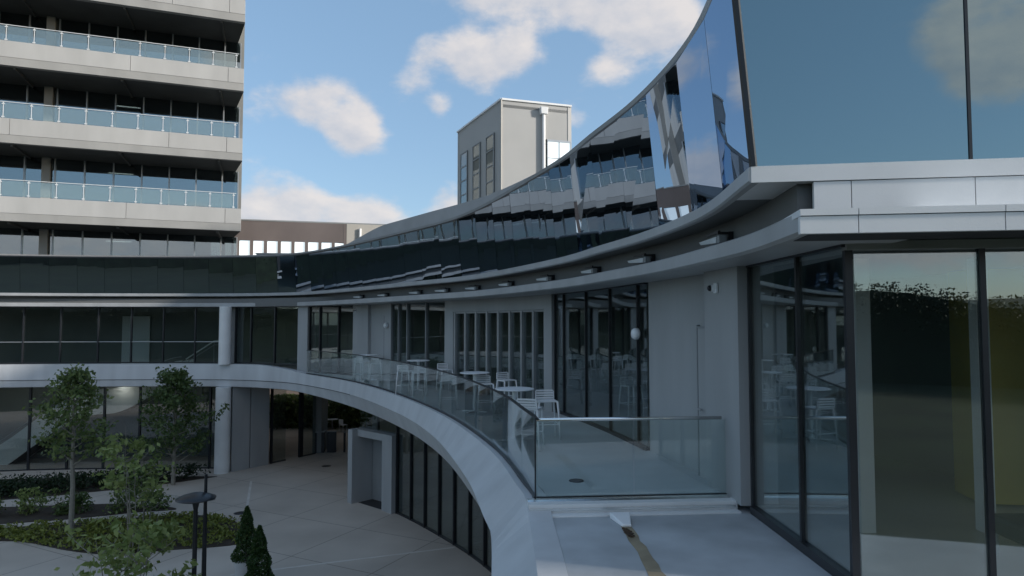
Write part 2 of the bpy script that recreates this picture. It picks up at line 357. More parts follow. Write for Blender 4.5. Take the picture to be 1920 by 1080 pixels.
# ------------------------------------------------------------------ curved pavilion
PV = thing('pavilion', 'long curved two-storey white and glass building wrapping round the courtyard', 'building', (0, 20, 0))
DK = 5.05
def ftop(d): return 5.05 + .29 * (1 - smooth(26.5, 31.5, d)) - .095 * smooth(54.75, 55.6, d)
def rimo(d): return .05 + .10 * smooth(34, 42, d) + .32 * smooth(42, 53, d)
def fbot(d): return 4.2 - .2 * smooth(28, 38, d)
def turn(d): return .05 + .20 * smooth(29, 40, d)
def ledge(d): return 5.05 if d < 54.96 else 4.95
# edge fascia of the deck: sloping upper face, lower face turned under
MB().sweep(FC, 3, FC.L, lambda d: [(-.30, ftop(d)), (0, ftop(d)), (rimo(d), 4.57), (rimo(d) - .02, 4.55), (rimo(d) - turn(d), fbot(d) + .03), (rimo(d) - turn(d) - .05, fbot(d)), (-1.2, fbot(d)), (-1.2, 4.6), (-.30, 4.6)], .3).build('deck_fascia', FASC, PV)
MB().sweep(FC, 3, 54.9, lambda d: [(-.31, DK), (-.31, 4.61), (-1.19, 4.61), (-1.19, 4.25), (-inward(d) - .5, 4.25), (-inward(d) - .5, DK)], .5).build('deck_slab', DECKM, PV)
MB().sweep(FC, 54.97, FC.L, lambda d: [(-.303, 4.95), (-.303, 4.61), (-1.19, 4.61), (-1.19, 4.25), (-14, 4.25), (-14, 4.95)], .5).build('front_ledge', LEDGEM, PV)
MB().sweep(FC, 3, 36, lambda d: [(rimo(d) - .05, 4.548), (rimo(d) + .002, 4.552), (rimo(d) + .002, 4.574), (rimo(d) - .05, 4.572)], .4).build('fascia_groove', JOINT, PV)
# interior floor (sheet above the slab), ceiling, rear wall of the upper storey
MB().sweep(WC, 3, WC.L, lambda d: [(-.06, DK + .004), (-.06, DK + .0005), (-inward(d) + .5, DK + .0005), (-inward(d) + .5, DK + .004)], .6).build('upper_floor', INTF, PV)
MB().prism([(3.26, 6.36), (14, 4.85), (14, 9.3), (3.26, 6.9)], DK - .09, DK + .007).build('front_floor', INTF, PV)
def iw(d): return -3.3 + -.5 * smooth(30, 44, d)
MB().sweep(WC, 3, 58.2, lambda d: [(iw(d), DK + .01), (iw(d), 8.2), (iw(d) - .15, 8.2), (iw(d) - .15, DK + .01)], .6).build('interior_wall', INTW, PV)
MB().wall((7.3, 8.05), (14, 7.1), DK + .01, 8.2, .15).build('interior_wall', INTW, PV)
MB().sweep(WC, 3, WC.L, lambda d: [(.35, 8.215), (.35, 8.60), (-inward(d), 8.60), (-inward(d), 8.215)], .5).build('canopy_soffit', SOFFIT, PV)
MB().prism([(2.6, 5.75), (14, 4.0), (14, 9), (2.9, 7.0)], 8.222, 8.30).build('front_soffit', SOFFIT, PV)
for d, w in ((18.1, 1.0), (18.95, .7)):
    MB().wall(WC.at(d, iw(d) + .1), WC.at(d + w * .85, iw(d) + .1), DK + .01, 7.75, .06).build('interior_door', INTWHITE, PV)
MB().box((6.88, 9.0, 6.62), (1.5, .68, 3.05), R(-8)).build('gold_wall', GOLD, PV)
MB().box((4.04, 7.75, 6.62), (.16, .16, 3.12), 0).build('interior_column', INTWHITE, PV)
MB().box((5.42, 7.75, 6.62), (.14, .14, 3.12), 0).build('interior_column', INTWHITE, PV)
# canopy: upper lip, recessed band, lower lip
CE = CC.L
MB().sweep(CC, 3, CE, lambda d: [(-.02, 8.72), (0, 8.74), (0, 8.86), (-.02, 8.87), (-.09, 8.87), (-.09, 8.72)], .3).build('canopy_upper_lip', LIP_SHADED, PV)
MB().sweep(CC, 3, CE, lambda d: [(-.092, 8.73), (-.092, 8.865), (-1.3, 8.865), (-1.3, 8.73)], .3).build('lip_soffit', SOFFIT, PV)  # dark underside: shade below the lip put into its colour
MB().sweep(CC, 3, CE - .1, lambda d: [(-.46, 8.395), (-.46, 8.728), (-1.3, 8.728), (-1.3, 8.395)], .3).build('canopy_recess', SOFFIT, PV)  # recess shade put into the colour by the dark soffit tone
MB().sweep(LC, 3, LC.L, lambda d: [(-.05, 8.19), (0, 8.215), (0, 8.375), (-.02, 8.39), (-1.1, 8.39), (-1.1, 8.19)], .3).build('canopy_lower_lip', LIP_SHADED, PV)
# front edge of the canopy
def fp(o, t, back=0.): return (o[0] + FD[0] * t - FD[1] * back * 1.0, o[1] + FD[1] * t + FD[0] * back)
O1 = (2.19, 6.045); O2 = (2.41, 5.54); O3 = (3.2, 6.33)
def fbox(name, o, t0, t1, z0, z1, th, mat, back=0., parent=PV, **kw):
    p, q = fp(o, t0, back + th / 2), fp(o, t1, back + th / 2)
    return MB().wall(p, q, z0, z1, th).build(name, mat, parent, **kw)
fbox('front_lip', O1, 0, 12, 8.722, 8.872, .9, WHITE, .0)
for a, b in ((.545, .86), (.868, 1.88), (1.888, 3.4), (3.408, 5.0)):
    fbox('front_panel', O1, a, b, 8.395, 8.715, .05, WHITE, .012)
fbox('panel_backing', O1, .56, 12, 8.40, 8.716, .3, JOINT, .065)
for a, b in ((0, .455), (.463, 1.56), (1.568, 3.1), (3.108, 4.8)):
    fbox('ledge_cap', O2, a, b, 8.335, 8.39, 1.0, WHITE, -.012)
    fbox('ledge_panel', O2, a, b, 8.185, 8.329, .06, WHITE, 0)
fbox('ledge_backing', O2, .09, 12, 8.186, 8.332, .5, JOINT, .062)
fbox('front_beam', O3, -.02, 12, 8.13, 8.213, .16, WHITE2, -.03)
# roof slab, coping, rear parapet, back wall
def rtop(d): return 10.64 - .05 * smooth(24, 36, d) + .27 * smooth(41, 51, d)
def lean(d): return .10 + .03 * smooth(30, 55, d)
MB().sweep(CC, 3, CE, lambda d: [(lean(d) - .25, rtop(d) - .18), (lean(d) - .25, rtop(d) + .03), (-inward(d), rtop(d) + .03), (-inward(d), rtop(d) - .18)], .5).build('roof', GREYMET, PV)
MB().prism([(2.0, 6.1), (14, 4.3), (14, 9), (2.3, 7)], 10.73, 10.925).build('front_roof', GREYMET, PV)
MB().sweep(CC, 3, CE, lambda d: [(lean(d) - .12, rtop(d)), (lean(d) - .02, rtop(d)), (lean(d) - .02, rtop(d) + .06), (lean(d) - .12, rtop(d) + .06)], .3).build('roof_trim', DARKMET, PV)
MB().sweep(CC, 3, CE, lambda d: [(lean(d) - .02, rtop(d) + .062), (lean(d) + .0, rtop(d) + .13), (lean(d) - .24, rtop(d) + .13), (lean(d) - .24, rtop(d) + .062)], .3).build('roof_coping', COPING, PV)
MB().sweep(CC, 31, CE, lambda d: [(-.55, rtop(d) + .03), (-.6, 10.74 + .64 * smooth(31, 37, d)), (-.9, 10.74 + .64 * smooth(31, 37, d)), (-.9, rtop(d) + .03)], .4).build('parapet', COPING, PV)
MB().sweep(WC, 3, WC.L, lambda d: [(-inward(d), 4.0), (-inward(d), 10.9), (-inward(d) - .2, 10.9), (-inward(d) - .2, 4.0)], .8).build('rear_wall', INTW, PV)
# mirrored clerestory band: flat panels, each very slightly out of true
rp = random.Random(3)
jd = [CE - .02 - 1.29 * k for k in range(0, 44)][::-1]
for a, b in zip(jd, jd[1:]):
    if b < 4: continue
    a = max(a, 3.0)
    n0, n1 = CC.at(a + .006, -.06), CC.at(b - .006, -.06); t0, t1 = CC.at(a + .006, lean(a)), CC.at(b - .006, lean(b))
    # panel twist: top corners pushed in or out by up to a centimetre or so
    kk = .14 + .66 * smooth(44, 52, a); w0, w1, c0, c1 = [rp.uniform(-.010, .010) * kk for _ in range(4)]
    t0, t1 = CC.at(a + .006, lean(a) + w0), CC.at(b - .006, lean(b) + w1); n0, n1 = CC.at(a + .006, -.06 + c0), CC.at(b - .006, -.06 + c1)
    nx, ny = CC.frame((a + b) / 2)[1]; inx, iny = -ny * .03, nx * .03
    zt = rtop((a + b) / 2)
    vs = [(*n0, 8.872), (*n1, 8.872), (*t1, zt), (*t0, zt)]
    vs += [(x + inx, y + iny, z) for x, y, z in vs]
    MB().add(vs, [(0, 1, 2, 3), (7, 6, 5, 4), (0, 4, 5, 1), (1, 5, 6, 2), (2, 6, 7, 3), (3, 7, 4, 0)]).build('mirror_panel', MIRROR, PV)
MB().sweep(CC, 3, CE - .35, lambda d: [(-.13, 8.871), (lean(d) - .07, rtop(d) - .001), (lean(d) - .14, rtop(d) - .001), (-.25, 8.871)], .5).build('band_backing', JOINT, PV)
# front upper glass
OG = (2.22, 6.10)
g0, g1 = fp(OG, .0), fp(OG, 1.84); g2 = fp(OG, -.15)
vs = [(*g0, 8.873), (*g1, 8.873), (*g1, 10.73), (*g2, 10.73)]; vs += [(x - FD[1] * .02, y + FD[0] * .02, z) for x, y, z in vs]
MB().add(vs, [(0, 1, 2, 3), (7, 6, 5, 4), (0, 4, 5, 1), (1, 5, 6, 2), (2, 6, 7, 3), (3, 7, 4, 0)]).build('front_upper_glass', MIRROR_F, PV)
for a, b in ((1.87, 3.7), (3.73, 5.6)):
    fbox('front_upper_glass', OG, a, b, 8.873, 10.73, .02, MIRROR_F)
for a in (1.842, 3.702):
    fbox('mullion', OG, a, a + .026, 8.873, 10.73, .1, DARKMET, -.012)
cb, ct = CC.at(CE, -.05), CC.at(CE, lean(CE))
MB().tube([(cb[0] + .0, cb[1] + .02, 8.872), (ct[0] + .01, ct[1] + .02, 10.9)], .036, 6).build('corner_post', DARKMET, PV)

# upper-storey wall: (start, end, kind) along the wall line
def bay(d0, d1, z0, z1, mat=None, mull=DARKMET, mw=.06, cv=WC, off=0., name='window', md=.12):
    p, q = cv.at(d0, off), cv.at(d1, off)
    g = MB().wall(p, q, z0, z1, .016).build(name, mat or G_WIN, PV)
    fr = MB(); fr.wall(p, cv.at(d0 + mw, off), z0, z1, md, .02)
    fr.wall(p, q, z0, z0 + .06, .09, .012); fr.wall(p, q, z1 - .05, z1, .09, .012)
    fr.build('frame', mull, g)
    return g
ZS = 8.213
left = [3.5 + 1.72 * k for k in range(7)] + [14.96, 16.69, 18.51, 20.14, 21.74, 23.36, 24.75]
for a, b in zip(left, left[1:]):
    g = bay(a, b, 5.36, ZS)
    MB().wall(WC.at(a, .03), WC.at(b, .03), 6.42, 6.455, .04).build('transom', ALU, g)
for a, b in ((25.5, 26.38), (26.38, 27.9), (27.9, 29.45)): bay(a, b, 5.36 - .0, ZS)
for a, b in ((30.25, 31.03), (31.03, 32.41), (32.41, 33.6)): bay(a, b, DK, ZS)
for a, b in ((36.85, 37.5), (37.5, 38.25), (38.25, 39.79), (39.79, 41.25)): bay(a, b, DK, ZS, mull=GREYMET)
fd = [41.94 + (47.6 - 41.94) / 8 * k for k in range(9)]
for a, b in zip(fd, fd[1:]): bay(a, b, DK + .01, 7.78, mull=ALU, mw=.11, off=.02, name='folding_door')
for a, b in ((48.16, 48.71), (48.71, 50.19), (50.19, 51.66), (51.66, 53.25), (53.25, 53.68)): bay(a, b, DK, ZS, mw=.04, md=.05)
for a, b in ((57.5, 58.9), (58.9, 59.96)): bay(a, b, 5.0, ZS, G_FRONT, mw=.04, md=.045)
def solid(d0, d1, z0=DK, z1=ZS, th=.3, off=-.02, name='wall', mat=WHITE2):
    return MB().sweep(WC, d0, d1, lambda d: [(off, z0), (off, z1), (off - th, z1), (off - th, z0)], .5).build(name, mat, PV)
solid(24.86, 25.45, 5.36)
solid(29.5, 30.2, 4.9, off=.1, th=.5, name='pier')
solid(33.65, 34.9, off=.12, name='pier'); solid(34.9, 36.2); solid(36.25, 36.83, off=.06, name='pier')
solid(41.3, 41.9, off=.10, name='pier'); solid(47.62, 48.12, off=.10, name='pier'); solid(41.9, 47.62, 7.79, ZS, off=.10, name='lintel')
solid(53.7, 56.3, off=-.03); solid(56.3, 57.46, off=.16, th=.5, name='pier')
MB().wall(WC.at(36.205, .0), WC.at(36.245, .0), DK, 7.7, .1).build('door_reveal', DARKMET, PV)
dr = MB().wall(WC.at(55.75, -.01), WC.at(56.27, -.01), DK, 7.35, .05).build('door', WHITE2, PV)
fr = MB(); fr.wall(WC.at(55.72, .0), WC.at(55.75, .0), DK, 7.40, .05); fr.wall(WC.at(55.72, .0), WC.at(56.28, .0), 7.352, 7.38, .05); fr.wall(WC.at(56.21, .01), WC.at(56.26, .01), DK, 7.34, .08); fr.build('frame', GREYMET, dr)
MB().tube([(*WC.at(55.86, .03), 6.1), (*WC.at(55.86, .09), 6.1), (*WC.at(55.98, .09), 6.1)], .012, 6).build('handle', ALU, dr)
# front glass wall
for a, b in ((.06, 1.14), (1.2, 2.5), (2.56, 3.9), (3.96, 5.4)):
    fbox('front_window', O3, a, b, 4.96, 8.13, .018, G_FRONT, .02)
for a, w in ((-.03, .07), (1.145, .05), (2.505, .05), (3.905, .05)):
    fbox('mullion', O3, a, a + w, 4.955, 8.13, .07, DARKMET, -.01)
MB().sweep(WC, 57.47, 59.95, lambda d: [(.04, 4.951), (.04, 4.998), (-.05, 4.998), (-.05, 4.951)], .4).build('sill', DARKMET, PV)
MB().prism([(14, 3.5), (14.3, 3.5), (14.3, 40), (14, 40)], 0, 10.9).build('side_wall', WHITE2, PV)
# round columns of the courtyard corner, both storeys
MB().lathe((-14.35, 33.38, 0), [(.36, 0), (.36, 4.2)], 28).build('column', WHITE, PV, smoothed=False)
MB().lathe((-14.35, 33.42, 5.33), [(.29, 0), (.29, 2.88)], 28).build('column', WHITE, PV)
# ground floor
gl = [3.0 + 1.75 * k for k in range(0, 13)] + [24.9]
for a, b in zip(gl, gl[1:]): bay(a, b, 0, 4.22, G_GF, cv=FC, off=-.75, mw=.09)
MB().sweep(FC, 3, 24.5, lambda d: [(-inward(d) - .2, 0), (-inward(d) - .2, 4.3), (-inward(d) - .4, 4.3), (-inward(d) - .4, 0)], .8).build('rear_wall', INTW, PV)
for p, q in (((-13.95, 33.55), (-13.42, 34.35)), ((-13.38, 34.41), (-12.78, 35.32))):
    MB().wall(p, q, 0, 4.24, .1).build('wall_panel', WHITE2, PV)
MB().wall((-13.95, 33.65), (-12.8, 35.4), 0, 4.24, .06, -.12).build('panel_backing', JOINT, PV)
bay(0, 1, 0, 4.22, cv=Curve([(-12.72, 35.45), (-11.75, 37.1)]), mw=.1); bay(0, 1.2, 0, 4.22, cv=Curve([(-11.75, 37.1), (-11.1, 38.2)]), mw=.25)
MB().wall((-11.1, 38.3), (-11.1, 39.6), 0, 4.24, .5).build('wall', INTW, PV)
MB().wall((-13.3, 36), (-16, 40), 0, 4.24, .2).build('wall', INTW, PV)
MB().prism([(-14.5, 37), (3, 33), (4, 47), (-18, 47)], 4.26, 4.6).build('passage_ceiling', SOFFIT, PV)
MB().wall((-6.0, 29.4), (-4.7, 47), 0, 4.25, .2).build('wall', INTW, PV)
gd = [2.75 + 1.12 * k for k in range(20)]
for a, b in zip(gd, gd[1:]):
    if b < GC.L: bay(a, b, 0, 4.23, cv=GC, mw=.06)
MB().sweep(GC, 2.2, GC.L, lambda d: [(-4.2, 0), (-4.2, 4.24), (-4.4, 4.24), (-4.4, 0)], 1).build('interior_wall', INTW, PV)
# entrance portal under the deck
pt = MB(); pt.wall(GC.at(2.0, 0), GC.at(2.72, 0), 0, 3.0, .5, .0); pt.wall(GC.at(.0, .25), GC.at(.3, .25), 0, 3.0, 1.0, -.25); pt.wall(GC.at(.3, .0), GC.at(2.0, .0), 2.72, 2.99, .5, .0)
po = pt.build('entrance_portal', WHITE2, PV)
MB().wall(GC.at(.28, -.55), GC.at(2.1, -.55), 0, 2.9, .06).build('door', GREYMET, po)
MB().wall(GC.at(.35, -.15), GC.at(1.95, -.15), .004, .012, .7).build('doormat', JOINT, po)
MB().wall(GC.at(0, -.1), GC.at(2.72, -.1), 3.01, 4.23, .016).build('transom_window', G_WIN, po)
MB().wall(GC.at(1.2, -.1), GC.at(1.26, -.1), 3.01, 4.23, .1).build('mullion', DARKMET, po)
# curb below the front balustrade
MB().wall((.20, 9.02), (2.98, 9.24), 4.95, 5.075, .28, .10).build('curb', WHITE, PV)
cbp, cbq = (.20, 9.02), (2.95, 9.235)
def cpt(p, o): return (p[0] + .078 * o, p[1] - .997 * o)
vs = [(*cpt(p, o), z) for p in (cbp, cbq) for o, z in ((-.03, 5.0755), (-.03, 5.090), (.05, 5.090), (.255, 5.025), (.255, 5.0), (.05, 5.0755))]
MB().add(vs, [(k, (k + 1) % 6, 6 + (k + 1) % 6, 6 + k) for k in range(6)] + [(5, 4, 3, 2, 1, 0), (6, 7, 8, 9, 10, 11)]).build('curb_glint', STEEL, PV)  # sloped polished strip added to mirror bright sky like a sunlit edge
MB().wall((.18, 8.80), (2.98, 9.02), 4.951, 4.972, .12, .12).build('flashing', WHITE, PV)

# ------------------------------------------------------------------ balustrades
BL = thing('glass_balustrade', 'curved frameless glass balustrade with dark cap along the deck edge', 'railing', (*FC.at(42, -.14), DK))
d = 30.7
while d < 54.7:
    e = min(d + 1.35, 54.88)
    MB().wall(FC.at(d + .008, -.144), FC.at(e - .008, -.144), DK + .005, 6.12, .018).build('glass_panel', G_RAIL, BL)
    d = e
MB().sweep(FC, 30.7, 54.88, lambda q: [(-.125, 6.121), (-.125, 6.15), (-.163, 6.15), (-.163, 6.121)], .3).build('cap_rail', DARKMET, BL)
MB().sweep(FC, 30.7, 54.88, lambda q: [(-.10, DK + .001), (-.10, DK + .05), (-.13, DK + .05), (-.13, DK + .001)], .3).build('base_shoe', DARKMET, BL)
BF = thing('glass_balustrade', 'straight frameless glass balustrade with bright white cap closing the near end of the deck', 'railing', (.33, 9.12, 5.07))
p0, p1 = (.33, 9.12), (3.0, 9.335)
for f0, f1 in ((.0, .497), (.503, 1.0)):
    a = (p0[0] + (p1[0] - p0[0]) * f0, p0[1] + (p1[1] - p0[1]) * f0); b = (p0[0] + (p1[0] - p0[0]) * f1, p0[1] + (p1[1] - p0[1]) * f1)
    MB().wall(a, b, 5.076, 6.10, .018).build('glass_panel', G_RAIL, BF)
MB().tube([(*p0, 6.122), (2.9, 9.327, 6.122)], .024, 12).build('cap_rail', STEEL, BF, smoothed=True)
MB().box((.315, 9.12, 5.61), (.02, .03, 1.07)).build('end_post', DARKMET, BF)
MB().wall(p0, p1, 5.0755, 5.09, .04).build('base_shoe', DARKMET, BF)

# ------------------------------------------------------------------ canopy lamps, cameras, domes
lamp_s = [34.89, 37.21, 39.98, 41.89, 43.84, 46.17, 48.75, 51.32, 53.84, 56.59]
near = ['dark-bracketed white wedge lamp under the canopy, nearest the glass corner', 'wedge lamp under the canopy, second from the glass corner', 'wedge lamp under the canopy, third from the glass corner',
        'wedge lamp under the canopy, fourth from the glass corner', 'wedge lamp under the canopy above the first folding doors', 'wedge lamp under the canopy, fifth from the far end of the row',
        'wedge lamp under the canopy, fourth from the far end of the row', 'wedge lamp under the canopy, third from the far end of the row', 'wedge lamp under the canopy, second from the far end of the row', 'wedge lamp under the canopy, farthest one of the row']
for i, s_ in enumerate(lamp_s):
    p, t = CC.frame(s_); q = CC.at(s_, -.455); rz = math.atan2(t[1], t[0])
    L = thing('canopy_lamp', near[9 - i], 'lamp', (q[0], q[1], 8.5), rz, 'linear lamps in a row under the canopy')
    MB().box((.22, -.03, .02), (.05, .06, .12)).box((.22, -.12, .06), (.04, .16, .03)).box((.02, -.18, .075), (.44, .03, .03)).build('bracket', DARKMET, L, local=True)
    MB().box((.24, -.15, -.02), (.08, .10, .10)).build('driver_box', GREYMET, L, local=True, bevel=.01)
    m = MB(); m.add([(-.45, -.20, .02), (.18, -.20, .02), (.18, -.09, .02), (-.45, -.12, .02), (-.42, -.19, -.02), (.18, -.20, -.06), (.18, -.09, -.06), (-.42, -.13, -.02)], [(0, 1, 2, 3), (7, 6, 5, 4), (0, 4, 5, 1), (1, 5, 6, 2), (2, 6, 7, 3), (3, 7, 4, 0)])
    m.build('housing', RAILP, L, local=True)
def seccam(d, z, lab, off, sz=1.):
    p, t = WC.frame(d); q = WC.at(d, off)
    c = thing('security_camera', lab, 'camera', (q[0], q[1], z), math.atan2(t[1], t[0]))
    MB().box((0, -.02 * sz, 0), (.10 * sz, .04 * sz, .14 * sz)).build('mount', PLASTIC, c, local=True, bevel=.01)
    MB().lathe((0, 0, 0), [(.055 * sz, 0), (.055 * sz, .05 * sz), (.05 * sz, .08 * sz)], 16).build('housing', PLASTIC, c, local=True).rotation_euler = (R(90), 0, R(-18))
    m = MB(); m.lathe((0, 0, 0), [(.045 * sz, .0), (.04 * sz, .03 * sz), (.02 * sz, .048 * sz)], 16)
    o = m.build('lens', DARKMET, c, local=True, smoothed=True); o.location = (-.02 * sz, -.085 * sz, 0); o.rotation_euler = (R(90), 0, R(-18))
seccam(56.75, 7.93, 'white security camera with dark lens on the pier beside the glass corner', .165)
seccam(33.85, 7.95, 'tiny white security camera high on the far pier', .125, .8)
for d_, z_, o_, lab in ((53.45, 7.22, .06, 'white dome lamp on the edge of the blank wall right of the tall windows'), (36.55, 7.30, .07, 'white dome lamp on the narrow pier left of the dining windows')):
    p, t = WC.frame(d_); q = WC.at(d_, o_)
    c = thing('wall_lamp', lab, 'lamp', (q[0], q[1], z_), math.atan2(t[1], t[0]))
    o = MB().lathe((0, 0, 0), [(.06, 0), (.11, .03), (.11, .10), (.08, .14), (.02, .16)], 20).build('dome', PLASTIC, c, local=True, smoothed=True); o.rotation_euler = (R(90), 0, 0)
    o = MB().lathe((0, 0, -.001), [(.07, 0), (.07, .03)], 16).build('base', GREYMET, c, local=True); o.rotation_euler = (R(90), 0, 0)

# ------------------------------------------------------------------ bar furniture on the deck
def make_stool():
    r = thing('bar_stool', '', 'stool', (0, 0, 0), 0, 'white slatted bar stools on the deck')
    s_ = MB()
    for k in range(5): s_.box((0, -.155 + .0775 * k, .76), (.40, .062, .025))
    s_.box((-.195, 0, .752), (.022, .39, .035)); s_.box((.195, 0, .752), (.022, .39, .035)); s_.build('seat', PLASTIC, r, local=True, bevel=.004)
    b = MB()
    for k in range(4): b.box((0, .20 + .012 * k, .80 + .05 * k), (.40 - .012 * k, .022, .034))
    b.box((-.19, .215, .86), (.02, .03, .17)); b.box((.19, .215, .86), (.02, .03, .17)); b.build('backrest', PLASTIC, r, local=True, bevel=.004)
    for sx in (-1, 1):
        for sy in (-1, 1):
            MB().tube([(sx * .235, sy * .225, .0), (sx * .215, sy * .21, .45), (sx * .19, sy * .185, .75)], [.017, .02, .024], 8).build('leg', PLASTIC, r, local=True, smoothed=True)
    f = MB(); z = .30
    f.tube([(-.222, -.214, z), (.222, -.214, z)], .012, 6).tube([(-.222, .214, z), (.222, .214, z)], .012, 6).tube([(-.222, -.214, z), (-.222, .214, z)], .012, 6).tube([(.222, -.214, z), (.222, .214, z)], .012, 6)
    f.build('footrest', PLASTIC, r, local=True)
    return r
def make_table():
    r = thing('bar_table', '', 'table', (0, 0, 0), 0, 'white round bar tables on the deck')
    MB().lathe((0, 0, 1.02), [(.37, 0), (.40, .008), (.40, .022), (.37, .03)], 32).build('tabletop', PLASTIC, r, local=True)
    MB().lathe((0, 0, .03), [(.055, 0), (.05, .04), (.045, .9), (.06, .985)], 16).build('pedestal', PLASTIC, r, local=True, smoothed=True)
    b = MB()
    for k in range(4): b.box((.19 * math.cos(k * math.pi / 2 + .4), .19 * math.sin(k * math.pi / 2 + .4), .018), (.38, .06, .03), k * math.pi / 2 + .4)
    b.build('base', PLASTIC, r, local=True, bevel=.006)
    return r
stool = make_stool(); table = make_table()
STOOLS = [((.72, 13.95), 0.15, 'bar stool right of the nearest table, beside the tall glazing'),
          ((.33, 12.75), 2.9, 'nearest bar stool, standing against the curved balustrade by its near end'),
          ((-.72, 17.75), .25, 'bar stool with a bright slatted back in front of the second table'),
          ((-1.75, 18.45), 3.3, 'single bar stool seen whole through the curved glass between two tables'),
          ((-3.55, 22.3), 2.9, 'left one of two bar stools pressed close together behind the curved glass'),
          ((-3.02, 21.75), 3.4, 'right one of two bar stools pressed close together behind the curved glass'),
          ((-6.05, 27.0), 2.7, 'farthest bar stool, in front of the white pier'),
          ((-5.35, 26.35), 3.3, 'second farthest bar stool, right of the white pier'),
          ((-.15, 18.9), .6, 'bar stool beyond the second table, close to the folding doors'),
          ((-2.3, 23.0), .5, 'bar stool in front of the pier left of the folding doors')]
for i, ((x, y), a, lab) in enumerate(STOOLS):
    if i == 0: stool.location = (x, y, DK); stool.rotation_euler = (0, 0, a); stool['label'] = lab
    else: dup(stool, (x, y, DK), a, lab)
TABLES = [((.05, 13.64), 0, 'nearest white round bar table, by the near end of the curved balustrade'), ((-1.0, 17.94), .7, 'white round bar table in front of the folding doors'),
          ((-3.3, 23.6), .3, 'white round bar table before the dining windows, third from the near end'), ((-5.9, 27.6), .9, 'farthest white round bar table by the white pier')]
for i, ((x, y), a, lab) in enumerate(TABLES):
    if i == 0: table.location = (x, y, DK); table.rotation_euler = (0, 0, a); table['label'] = lab
    else: dup(table, (x, y, DK), a, lab)
# floor drain, scupper and stain
dn = MB().lathe((.97, 10.19, DK + .001), [(.11, 0), (.11, .012), (.095, .016)], 20).build('floor_drain', DARKMET); tag(dn, 'small dark round drain set in the deck behind the front balustrade', 'drain')
sp = thing('scupper', 'white drain spout at the foot of the front curb above the tan stain', 'scupper', (1.37, 8.45, 4.951))
m = MB(); m.add([(1.24, 8.62, 4.953), (1.50, 8.62, 4.953), (1.46, 8.26, 4.953), (1.34, 8.26, 4.953), (1.24, 8.62, 5.03), (1.50, 8.62, 5.03), (1.45, 8.26, 4.985), (1.35, 8.26, 4.985)], [(3, 2, 1, 0), (4, 5, 6, 7), (0, 1, 5, 4), (1, 2, 6, 5), (2, 3, 7, 6), (3, 0, 4, 7)]); m.build('spout', PLASTIC, sp, bevel=.01)
rs = random.Random(5); L_, Rr = [], []
for k in range(15):
    f = k / 14.; cx = 1.39 + .08 * f + rs.uniform(-.012, .012); y = 8.30 - 2.6 * f; w = .055 + .045 * f + rs.uniform(-.012, .012)
    L_.append((cx - w, y)); Rr.append((cx + w, y))
dm = MB().prism(L_ + Rr[::-1], 4.951, 4.9535).build('stain', DIRT); tag(dm, 'tan stain streak running from the spout across the ledge', 'stain')
m = MB(); rs = random.Random(9)
for k in range(26): m.box((1.33 + .05 * rs.random() + .03 * k / 26, 8.16 - .30 * k / 26 + rs.uniform(-.02, .02), 4.962 + rs.random() * .012), (.03 + .03 * rs.random(), .02 + .02 * rs.random(), .006 + .01 * rs.random()), rs.uniform(0, 3))
tag(m.build('leaf_litter', LEAFDEBRIS), 'small heap of dark dead leaves by the white spout', 'debris')
for x, y, lab in ((-10.6, 26.4, 'dark round ground drain in the paving right of the planting bed tip'), (-9.6, 34.9, 'dark round ground drain in the paving inside the passage mouth'), (-12.7, 28.4, 'dark round ground drain in the paving between hedge and planting bed')):
    o = MB().lathe((x, y, .0005), [(.24, 0), (.24, .006), (.20, .010)], 20).build('ground_drain', DARKMET); tag(o, lab, 'drain', 'ground drains')
for d_, of, a_, lab in ((49.3, -1.6, .4, 'dim bar stool indoors behind the leftmost tall pane'), (50.8, -1.9, 2.0, 'dim bar stool indoors behind the middle tall panes'), (52.3, -1.5, 1.0, 'dim bar stool indoors behind the rightmost tall pane')):
    q = WC.at(d_, of); dup(stool, (q[0], q[1], DK + .004), a_, lab)['group'] = 'bar stools indoors'
q = WC.at(51.4, -1.5); dup(table, (q[0], q[1], DK + .004), .2, 'dim round bar table indoors behind the tall glazing')['group'] = 'bar tables indoors'
# armchair inside the front window
ac = thing('armchair', 'low dark teal armchair inside the front window at the right edge', 'chair', (5.3, 6.75, DK + .007))
MB().box((5.3, 6.75, 5.37), (.72, .62, .20)).build('seat', TEAL, ac, bevel=.05); MB().box((5.62, 6.80, 5.58), (.14, .66, .36)).build('backrest', TEAL, ac, bevel=.05)
for sx in (-.3, .3):
    for sy in (-.25, .25): MB().tube([(5.3 + sx, 6.75 + sy, DK + .008), (5.3 + sx, 6.75 + sy, 5.28)], .02, 6).build('leg', ALU, ac)

